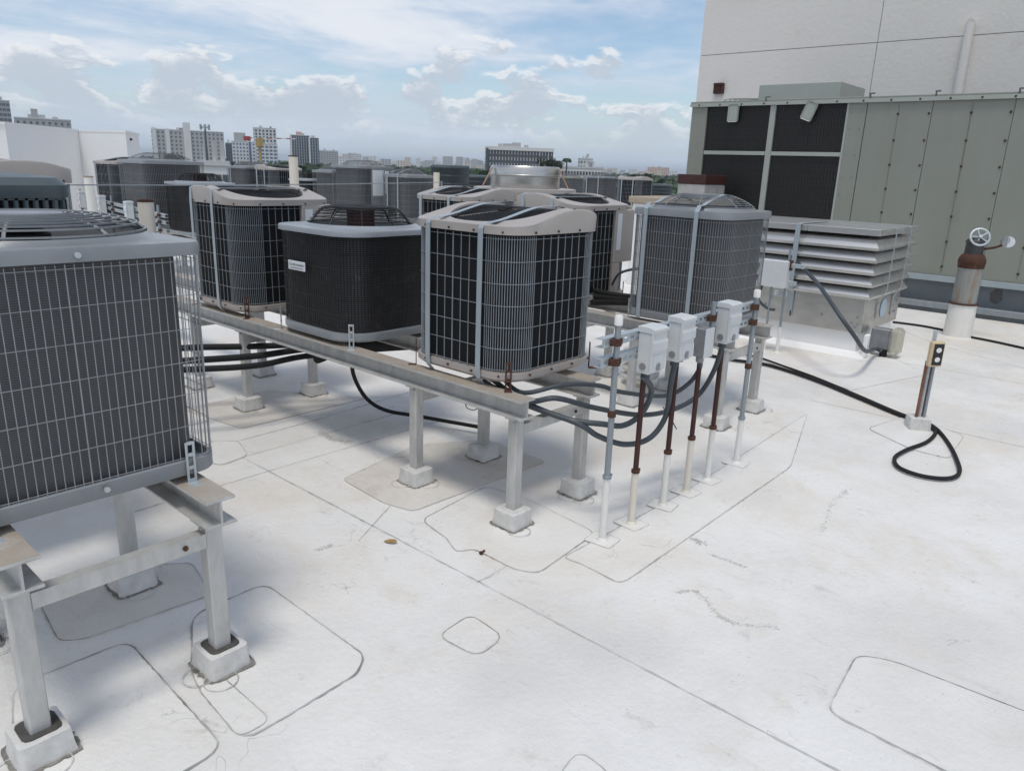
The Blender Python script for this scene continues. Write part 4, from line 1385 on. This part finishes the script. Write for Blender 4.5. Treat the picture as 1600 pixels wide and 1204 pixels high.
for yy, a in ((5.70, 0), (4.48, .5)):
    o = MB().box(-.012, -.004, -.085, .085, -.24, .02, .02).build('hanging_flap', MAT['sage2'], t)
    o.location = (-.03, Y(yy), 2.74)
    o.rotation_euler = (a * .7, 0, 0)
for yy in (5.2, 3.7, 2.88, 1.95):
    o = MB().tube([(-.02, Y(yy), 2.80), (-.04, Y(yy), 2.85), (.04, Y(yy) - .03, 2.86)], .012, 6).build('lifting_lug', MAT['rail'], t)
MB().box(-.03, 1.9, .0, Y(6.4), .42, .498, .004).build('base_rail', material('blue_grey_rail', (.33, .38, .40), (.26, .3, .32), 3, .7, .5), t)
MB().box(.06, 1.8, .02, Y(6.38), .14, .419).build('curb_wall', MAT['rail'], t)
MB().box(-.06, 1.9, -.02, Y(6.4), .06, .139, .004).build('curb_rail', MAT['conduit'], t)
MB().box(-.02, 1.9, .0, Y(6.38), 0, .059).build('curb_foot', MAT['rail'], t)
s_ = MB().add([(.055, Y(1.75) + .07 * math.cos(a * PI / 8) * (1 + .2 * math.sin(a * 2.3)), .30 + .1 * math.sin(a * PI / 8)) for a in range(16)] + [(.055, Y(1.75), .3)], [(a, (a + 1) % 16, 16) for a in range(16)]).build('stain', MAT['dirty'], t)
# rooftop pieces of the air handler
b_ = MB().box(.6, 1.7, Y(4.35), Y(5.62), 2.815, 3.10, .01).build('fan_housing', MAT['sage2'], t)
gd = concentric([(r, 2.90) for r in (.2, .26, .32, .38)], .008, 32, 6)
gd = MB()
for r in (.12, .2, .28, .36):
    gd.tube([(.9 + r * math.cos(a * PI / 16), Y(5.95) + r * math.sin(a * PI / 16), 2.90) for a in range(32)], .008, 4, closed=True)
gd.build('fan_guard', MAT['sage2'], t, kind='stuff')

# ------------------------------------------------------------------ penthouse wall behind
WX = 14.5
wy = 8.05
t = thing('penthouse', 'tall off-white rooftop penthouse wall behind the air handler', 'building', (WX, 0, 0))
zj = 3.97
for y0, y1 in ((-10, -.3), (-.3, 4.70), (4.70, wy)):
    for z0, z1 in ((-.1, zj), (zj, 8.2)):
        MB().box(0, .3, y0 + .006, y1 - (.006 if y1 < wy else 0), z0 + (.006 if z0 > 0 else 0), z1 - .006).build('wall_panel', MAT['wallw'], t)
MB().box(.02, 9, -10, wy - .02, -.1, 8.1).build('core', MAT['joint'], t)
MB().box(.31, 9, wy - .02, wy, -.1, 8.2).build('side_wall', MAT['wallw'], t)
dp_ = thing('downpipe', 'white downpipe stub fixed to the penthouse wall', 'pipe', (WX - .07, 3.31, 2.5))
MB().tube([(0, 0, 0), (0, 0, 1.55), (0, 0, 1.64)], .068, 16).build('pipe', MAT['wallw'], dp_, 50)
MB().tube([(0, 0, 1.64), (.02, 0, 1.65)], [.068, .05], 16).build('pipe_end', MAT['wallw'], dp_, 50)
lt = thing('wall_light', 'small rusty brown light fixture on the penthouse wall', 'light', (WX, 7.55, 3.34))
MB().box(-.09, 0, -.10, .10, -.10, .10, .01).build('housing', MAT['brown'], lt)
MB().box(-.10, -.091, -.06, .06, -.05, .06, .01).build('lens', MAT['rust'], lt)
MB().box(-.12, -.09, -.09, .09, .06, .09, .004).build('visor', MAT['rust'], lt)

# ------------------------------------------------------------------ round exhaust fan, brown duct, pipes, bulkhead
ec = at_d(820, 292, 10)
t = thing('exhaust_fan', 'round brushed aluminium exhaust fan with rusty stays', 'exhaust fan', (ec.x, ec.y, 0))
MB().lathe([(.44, 1.42), (.445, 1.43), (.445, 1.60), (.46, 1.61), (.46, 1.62), (.455, 1.625), (.45, 1.70), (.43, 1.728), (.40, 1.73), (.39, 1.70)], 48).build('wind_band', MAT['steel'], t, 40)
MB().lathe([(.40, 1.2), (.62, 1.40), (.66, 1.425), (.66, 1.455), (.62, 1.462), (.45, 1.46)], 48).build('lower_flange', MAT['beige'], t, 40)
MB().lathe([(.42, .3), (.42, 1.22)], 32).build('fan_body', MAT['steel'], t, 40)
MB().box(-.5, .5, -.5, .5, -.002, .32, .01).build('curb', MAT['white'], t)
for a in (2.78, 4.98, 1.2, .1):
    q = Vector((math.cos(a), math.sin(a), 0))
    n_ = Vector((-q.y, q.x, 0)) * .018
    pts = [q * .47 + Vector((0, 0, 1.70)), q * .60 + Vector((0, 0, 1.47))]
    mb = MB()
    mb.add([pts[0] - n_, pts[0] + n_, pts[1] + n_, pts[1] - n_, pts[0] - n_ + q * .006, pts[0] + n_ + q * .006, pts[1] + n_ + q * .006, pts[1] - n_ + q * .006], [(0, 1, 2, 3), (7, 6, 5, 4), (0, 4, 5, 1), (1, 5, 6, 2), (2, 6, 7, 3), (3, 7, 4, 0)])
    mb.build('stay', material('rusty_stay', (.30, .12, .04), (.42, .36, .30), 9, .9, .8) if 'rusty_stay' not in bpy.data.materials else bpy.data.materials['rusty_stay'], t)
t = thing('duct_curb', 'white curb with tan top and a brown duct on it', 'roof curb', (10.05, 5.45, 0))
MB().box(.05, 1.2, .05, 1.08, -.002, 1.25, .01).build('curb', MAT['white'], t)
MB().box(0, 1.25, 0, 1.13, 1.25, 1.35, .012).build('tan_top', MAT['tan'], t)
MB().box(.45, 1.1, .1, .55, 1.351, 1.56, .006).build('duct_base', MAT['alum'], t)
MB().box(.44, 1.11, .09, .56, 1.561, 1.70, .006).build('duct_hood', MAT['brown'], t)

def vent(label, px, py, d, r, mat='cream', rim='rust'):
    p = at_d(px, py, d)
    t = thing('vent_pipe', label, 'pipe', (p.x, p.y, 0), 0, 'vent pipes standing on the roof')
    h = p.z
    MB().lathe([(r + .05, -.003), (r + .045, .01), (r, .03), (r, h - .012)], 20).build('pipe', MAT[mat], t, 40)
    MB().rings([[(q * math.cos(a * PI / 10), q * math.sin(a * PI / 10), z) for a in range(20)] for q, z in ((r + .001, h - .014), (r + .003, h - .01), (r + .002, h), (r - .008, h), (r - .01, h - .12))]).build('rim', MAT[rim], t, 40)
vent('cream vent pipe with rusty rim behind the large grey condenser', 227, 312, 5.5, .048)
vent('tall cream vent pipe left of the glass towers', 458, 243, 10, .056)
vent('short cream vent pipe in front of the far slotted condenser', 682, 268, 14, .055)
vent('pale vent pipe standing against the white bulkhead', 138, 275, 9.5, .047, 'pvc', 'tan')

t = thing('bulkhead', 'white stair bulkhead at far left with a folded front wall', 'building', (0, 0, 0))
b0, b1, b2, b3 = at_d(8, 200, 15), at_d(122, 206, 17.5), at_d(196, 207.5, 16.6), at_d(216, 209, 18.4)
ztop = b1.z
pl = [(b0.x - 1.2, b0.y + .4), (b0.x, b0.y), (b1.x, b1.y), (b2.x, b2.y), (b3.x, b3.y), (b3.x - 1, b3.y + 5), (b0.x - 1, b0.y + 7)]
MB().prism(pl, -.1, b2.z).build('wall', MAT['white'], t)
MB().prism([(b0.x - 1.25, b0.y + .38), (b0.x, b0.y - .02), (b1.x, b1.y - .02), (b2.x, b2.y - .02), (b3.x + .03, b3.y), (b3.x - 1, b3.y + 5.05), (b0.x - 1, b0.y + 7.05)], b2.z, b2.z + .04).build('coping', MAT['white'], t)
q = at_d(205, 218, 17.2)
MB().tube([(q.x - .05, q.y - .1, q.z), (q.x + .0, q.y, q.z)], .025, 10).build('weep_hole', MAT['brown'], t)

# struts with small boxes in the left background
a_, c_ = at_z(118, 305, 1.0), at_z(255, 338, 1.0)
dv = (c_ - a_)
Lr = dv.length
rz_ = math.atan2(dv.y, dv.x)
strut_rack('long strut rack left of the rusty vent pipe', 0, Lr, 0, (.80, .90, .98), (.4, Lr * .5, Lr - .2), (a_.x, a_.y, 0), rz_)
for q, l in ((.4, 'conduit post at the left end of the long strut rack'), (Lr * .5, 'conduit post at the middle of the long strut rack'), (Lr - .2, 'conduit post at the right end of the long strut rack')):
    o = MB().lathe([(.03, 0), (.018, .015), (.016, .02), (.016, 1.12)], 10).build('conduit_post', MAT['conduit'], None, 40)
    pq = a_ + dv * (q / Lr)
    o.location = (pq.x, pq.y, 0)
    tag(o, l, 'conduit', 'conduit posts of the long strut rack')
for k, (l, px_) in enumerate((('leftmost small grey box on the long strut rack', 133), ('middle small grey box on the long strut rack', 165), ('right small grey box on the long strut rack, by the pipe', 208))):
    z = .84
    # intersect the rack line with the pixel column
    best = min((abs(((Vector((a_.x, a_.y, .95)) + dv * (i / 200)) - Vector((0, 0, CAM_H))).dot(RIGHT) / ((Vector((a_.x, a_.y, .95)) + dv * (i / 200)) - Vector((0, 0, CAM_H))).dot(FWD) * FOC + 800 - px_), i) for i in range(201))[1]
    pp = a_ + dv * (best / 200)
    disconnect(l, 0, 0, 0, .13, .08, .27, loc=(pp.x, pp.y, z), rz=rz_ - 0)
strut_rack('short strut rack behind the black badge unit', 0, 1.3, 0, (.86, .96), (.5,), (7.4, 8.2, 0), .1)
riser('white capped conduit behind the black badge unit', 7.9, 8.25, .3, 1.35, 'conduit', cap=True)
disconnect('small grey box beside the strapped beige condenser by the fan', 0, 0, 0, .14, .09, .30, loc=(8.62, 8.3, .80), rz=.1)
wr_ = tag(MB().tube([at_z(60, 290, 1.45), at_z(112, 289, 1.45), at_z(340, 289.5, 1.45), at_z(540, 287.5, 1.45), at_z(690, 285, 1.45)], .005, 6).build('cable', MAT['conduit']), 'thin grey cable strung across behind the first beige units', 'cable')
for i, (a, b) in enumerate(((60, 290), (690, 285))):
    p = at_z(a, b, 1.45)
    o = MB().lathe([(.03, 0), (.02, .02), (.016, .03), (.016, 1.47)], 10).build('cable_post', MAT['conduit'], None, 40)
    o.location = (p.x, p.y, 0)
    tag(o, ('slim post holding the left end of the strung cable', 'slim post holding the right end of the strung cable')[i], 'post')

# ------------------------------------------------------------------ the city beyond
def bm(name, base, rough=.7):
    return material(name, base, tuple(c * .85 for c in base), .05, .6, rough, world=True)
CITY = dict(white=bm('city_white', (.78, .77, .75)), grey=bm('city_grey', (.50, .50, .50)), cream=bm('city_cream', (.72, .62, .50)), pink=bm('city_pink', (.66, .46, .37)), blue=bm('city_blue', (.10, .16, .30)), dark=bm('city_dark', (.10, .115, .13)), glass=bm('city_glass', (.07, .10, .13), .15), win=bm('city_window', (.15, .17, .19), .25), red=bm('city_red', (.45, .06, .05)), yellow=bm('city_yellow', (.55, .38, .12)), roofs=bm('city_roof', (.62, .62, .62)))
def building(label, pxl, pxr, ytop, d, mat, floors=0, cols=0, wmat='win', depth=.6, yaw=0.0, fh=3.1, ww=.55, wh=.5, extras=(), group=None, zbase=GROUND_Z, parapet=True):
    a, b = at_d(pxl, ytop, d), at_d(pxr, ytop, d)
    top = (a.z + b.z) / 2
    mid = (a + b) / 2
    wd = math.hypot(b.x - a.x, b.y - a.y)
    ang = math.atan2(b.y - a.y, b.x - a.x) + yaw
    t = thing('apartment_building', label, 'building', (mid.x, mid.y, zbase), ang, group)
    H_ = top - zbase
    dp = wd * depth
    wd = (wd - abs(math.sin(yaw)) * dp) / max(.5, math.cos(yaw)) if yaw else wd
    MB().box(-wd / 2, wd / 2, 0, dp, 0, H_).build('wall', CITY[mat], t)
    if parapet:
        MB().box(-wd / 2 - .2, wd / 2 + .2, -.2, dp + .2, H_, H_ + .7).build('parapet', CITY['roofs' if mat != 'dark' else 'grey'], t)
    if parapet:
        rr_ = random.Random(int(pxl * 7))
        for q in range(3):
            x_ = rr_.uniform(-.4, .3) * wd
            MB().box(x_, x_ + wd * rr_.uniform(.05, .16), dp * .3, dp * .6, H_ + .7, H_ + .7 + rr_.uniform(1.2, 3)).build('roof_plant', CITY['grey'], t)
    if floors and cols:
        m = MB()
        for i in range(floors):
            z1 = H_ - 1.2 - i * fh
            for j in range(cols):
                x = -wd / 2 + wd * (j + .5) / cols
                hw = wd / cols * ww / 2
                m.box(x - hw, x + hw, -.18, .05, z1 - fh * wh, z1)
            ns = max(1, int(cols * depth))
            for j in range(ns):
                y = dp * (j + .5) / ns
                hw = dp / ns * ww / 2
                for sx in (-1, 1):
                    m.box(sx * wd / 2 - .18, sx * wd / 2 + .18, y - hw, y + hw, z1 - fh * wh, z1)
        m.build('windows', CITY[wmat], t, kind='stuff')
    for (x0, x1, z0, z1, pr, mm) in extras:     # fractions of width / metres from the top; proud by pr
        MB().box(-wd / 2 + wd * x0, -wd / 2 + wd * x1, -pr, .3, H_ + z0, H_ + z1).build('bay', CITY[mm], t)
    return t
building('dark balcony tower cut off at the far left edge', -14, 17, 158, 620, 'grey', 26, 4, 'win', .7, .25, ww=.8, wh=.55)
building('grey block with square windows behind the white bulkhead', 22, 111, 187, 520, 'grey', 8, 9, 'win', .35, .05, ww=.42, wh=.42, extras=((.30, .42, .3, 5.5, -.05, 'grey'),))
building('large pale apartment slab beside the cell mast', 236, 350, 205, 700, 'grey', 20, 17, 'win', .3, .06, ww=.45, wh=.42, extras=((0, .06, -40, 1.5, 1.0, 'white'), (.18, .24, -50, 1.2, .8, 'white'), (.43, .53, -60, 6.5, 1.5, 'white')))
building('white and blue striped tower left of the crane cab', 352, 362, 224, 800, 'dark', 14, 3, 'glass', .8)
building('white and blue striped block behind the crane', 362, 399, 222, 760, 'white', 14, 7, 'blue', .5, .05, ww=.5, wh=.45, extras=((.72, .80, -60, .5, .6, 'blue'), (.1, .6, .5, 8, -2, 'grey')))
building('tall tower with vertical balconies behind the crane cab', 396, 432, 201, 820, 'white', 22, 6, 'glass', .6, .08, ww=.55, wh=.62)
building('blue banded lower block in front of the tall tower', 400, 433, 226, 740, 'white', 12, 5, 'blue', .4, -.04, ww=.7, wh=.5)
building('glass tower pair, taller left half', 453, 484, 212, 900, 'glass', 18, 8, 'grey', .6, .05, ww=.22, wh=.8, extras=((.0, .06, -60, 1, .6, 'white'), (.3, .6, .5, 4, -1, 'pink')))
building('glass tower pair, lower right half', 482, 498, 216, 890, 'glass', 16, 4, 'grey', .6, .05, ww=.22, wh=.8, extras=((.0, .12, -60, 1, .6, 'white'),))
building('pale ribbed apartment block right of the glass towers', 498, 528, 236, 1300, 'grey', 12, 12, 'win', .5, ww=.5, wh=.7)
building('modern dark glass building with white roof slab over the round fan', 758, 866, 233, 430, 'dark', 9, 22, 'grey', .45, .05, ww=.35, wh=.55, fh=3.2, extras=((-.01, 1.01, -.9, .9, .6, 'white'), (.80, .805, -9.5, 0, .8, 'white'), (.925, .93, -9.5, 0, .8, 'white'), (.80, .93, -9.8, -9.3, .8, 'white'), (0, .04, -30, 0, 1.2, 'dark'), (.25, .5, .5, 2.6, -1, 'grey')))
building('low white wing with dark windows right of the modern building', 866, 945, 263, 330, 'white', 5, 16, 'dark', .5, .08, ww=.7, wh=.5)
building('low white building behind the dark shrubs', 905, 928, 249, 560, 'white', 3, 4, 'win', .6, .2)
building('long pale block alone on the right horizon', 1012, 1046, 262, 1900, 'pink', 6, 12, 'win', .4, ww=.4, wh=.4, group=None)
building('low white shed roof seen between the left condensers', 312, 357, 259, 120, 'white', 1, 4, 'dark', .5, .0, fh=2.4, ww=.8, wh=.5, zbase=-15.9)
G = 'far low blocks along the hazy skyline'
rnd = random.Random(4)
for i in range(96):
    x = rnd.uniform(505, 765) if i < 76 else rnd.uniform(930, 1060)
    d = rnd.uniform(1600, 3800)
    wpx = rnd.uniform(5, 17)
    hy_ = 242.5 + (x - 215) * .0352
    y = hy_ - rnd.uniform(1.0, 15 if i < 76 else 6) * (1 if rnd.random() > .2 else .4)
    fc = rnd.choice(('white', 'cream', 'grey', 'pink', 'cream', 'grey', 'white'))
    where = 'just right of the ribbed block' if x < 590 else 'between the ribbed block and slotted condenser' if x < 680 else 'left of the modern glass building' if x < 780 else 'right of the modern glass building'
    building('far %s block on the hazy skyline %s' % (fc, where), x, x + wpx, y, d, fc, rnd.choice((5, 7, 9)), rnd.choice((3, 4, 5)), 'win', .6, rnd.uniform(-.4, .4), fh=4, ww=.45, wh=.4, group=G, parapet=False)
# construction crane
t = thing('tower_crane', 'red and white construction crane with a yellow cab', 'crane', tuple(at_d(410, 300, 640)))
cz = at_d(410, 216, 640)
base = Vector(t.location)
t.location = (base.x, base.y, GROUND_Z)
jd = (at_d(460, 216, 640) - at_d(385, 216, 640))
rel = lambda v: (v - Vector((base.x, base.y, GROUND_Z)))
j0, j1 = rel(at_d(386, 215.5, 640)), rel(at_d(462, 217, 640))
for i in range(10):
    a, b = j0.lerp(j1, i / 10), j0.lerp(j1, (i + 1) / 10)
    MB().tube([a, b], .55, 4).build('jib_section', CITY['red' if i % 2 == 0 else 'white'], t)
MB().box(-2, 2, -2, 2, j0.z - 6, j0.z + .5).build('cab', CITY['yellow'], t)
MB().box(-.8, .8, -.8, .8, 0, j0.z - 6).build('mast', CITY['yellow'], t)
cw = j0
MB().box(cw.x - 2.5, cw.x + 2.5, cw.y - 1, cw.y + 1, cw.z - 2.2, cw.z + 1.2).build('counterweight', CITY['red'], t)
# cell mast
mp_ = at_d(320, 198, 330)
t = thing('cell_mast', 'thin cell mast with antenna panels in front of the slab', 'mast', (mp_.x, mp_.y, GROUND_Z))
hm = mp_.z - GROUND_Z
MB().tube([(0, 0, 0), (0, 0, hm * .6), (0, 0, hm)], [.9, .45, .3], 10).build('pole', CITY['dark'], t)
for k, (x, y) in enumerate(((-1.5, .3), (1.5, -.3), (-.6, -1.2), (.7, 1.2))):
    MB().box(x - .35, x + .35, y - .3, y + .3, hm - 1.2, hm + .8).build('antenna_panel', CITY['grey'], t)
MB().box(-1.6, 1.6, -.15, .15, hm - .4, hm - .1).build('antenna_arm', CITY['dark'], t)

# trees of the city: a far belt that reads as one mass, and a few single crowns that stand out
leafm = material('foliage', (.05, .095, .03), (.02, .042, .014), .35, 1.0, .7, world=True)
leafm2 = material('foliage_near', (.04, .07, .025), (.015, .028, .01), 1.2, 1.0, .7, world=True)
def crown(mb, rnd, c, rx, rz, n, s):
    for i in range(n):
        while True:
            q = Vector((rnd.uniform(-1, 1), rnd.uniform(-1, 1), rnd.uniform(-1, 1)))
            if .35 < q.length < 1:
                break
        p = c + Vector((q.x * rx, q.y * rx, q.z * rz))
        u = Vector((rnd.uniform(-1, 1), rnd.uniform(-1, 1), rnd.uniform(-.6, .6))).normalized()
        v = u.cross(Vector((rnd.uniform(-1, 1), rnd.uniform(-1, 1), rnd.uniform(-1, 1)))).normalized()
        ss = s * rnd.uniform(.6, 1.4)
        mb.add([p + u * ss, p + v * ss * .7, p - u * ss, p - v * ss * .7], [(0, 1, 2, 3)])
mb = MB()
rnd = random.Random(11)
for i in range(2600):
    x = rnd.uniform(-60, 1120)
    d = 260 * (16 ** rnd.random())
    p = at_d(x, 260, d)
    r = rnd.uniform(4, 8)
    crown(mb, rnd, Vector((p.x, p.y, GROUND_Z + rnd.uniform(5, 10.5))), r * (1 + d / 3000), r * .75, 34, r * .34 * (1 + d / 4000))
tr = mb.build('distant_trees', leafm)
tr['kind'] = 'stuff'
tag(tr, 'dense green belt of far trees below the skyline', 'trees')
def tree(label, px, pytop, d, r, n=900, palm=False):
    p = at_d(px, pytop, d)
    t = thing('palm_tree' if palm else 'broadleaf_tree', label, 'tree', (p.x, p.y, GROUND_Z))
    h = p.z - GROUND_Z
    mb = MB()
    mb.tube([(0, 0, 0), (.2, .1, h * .5), (0, 0, h - r * .6)], [.4, .3, .2], 8)
    mb.build('trunk', material('bark', (.12, .09, .07), None, 2, .6, .9) if 'bark' not in bpy.data.materials else bpy.data.materials['bark'], t)
    mb = MB()
    rr = random.Random(int(px))
    if palm:
        for k in range(16):
            a = 2 * PI * k / 16
            pts = [Vector((math.cos(a) * q * r, math.sin(a) * q * r, h - r * .5 + r * (.5 * q - .9 * q * q) + (k % 3) * .2)) for q in (0, .25, .5, .75, 1)]
            mb.tube(pts, [.12, .35, .4, .3, .05], 4)
    else:
        for k in range(7):
            c = Vector((rr.uniform(-.6, .6) * r, rr.uniform(-.6, .6) * r, h - r * rr.uniform(.6, 1.1)))
            crown(mb, rr, c, r * .55, r * .5, n // 7, r * .09)
    mb.build('crown', leafm2, t, kind='stuff')
tree('dark leafy tree in front of the modern building, left crown', 858, 243, 260, 3.2)
tree('dark leafy tree in front of the modern building, right crown', 872, 247, 262, 2.6)
tree('small palm rising right of the modern building', 886, 247, 255, 1.6, palm=True)
tree('dark tree right of the white bulkhead below the slab', 226, 243, 300, 4.0)
tree('slim dark tree in front of the slab base', 262, 238, 420, 3.0)
tree('second slim dark tree in front of the slab base', 277, 239, 420, 3.0)

# ------------------------------------------------------------------ humid air
hz = MB().box(-9100, 14100, -9100, 14100, GROUND_Z - 1, 75).build('haze', None)
hm_ = bpy.data.materials.new('humid_air')
hm_.use_nodes = True
hm_.node_tree.nodes.clear()
pv = hm_.node_tree.nodes.new('ShaderNodeVolumePrincipled')
pv.inputs['Color'].default_value = (.84, .91, 1.0, 1)
pv.inputs['Density'].default_value = .00013
oo = hm_.node_tree.nodes.new('ShaderNodeOutputMaterial')
hm_.node_tree.links.new(pv.outputs[0], oo.inputs['Volume'])
hz.data.materials.append(hm_)
hz['kind'] = 'stuff'
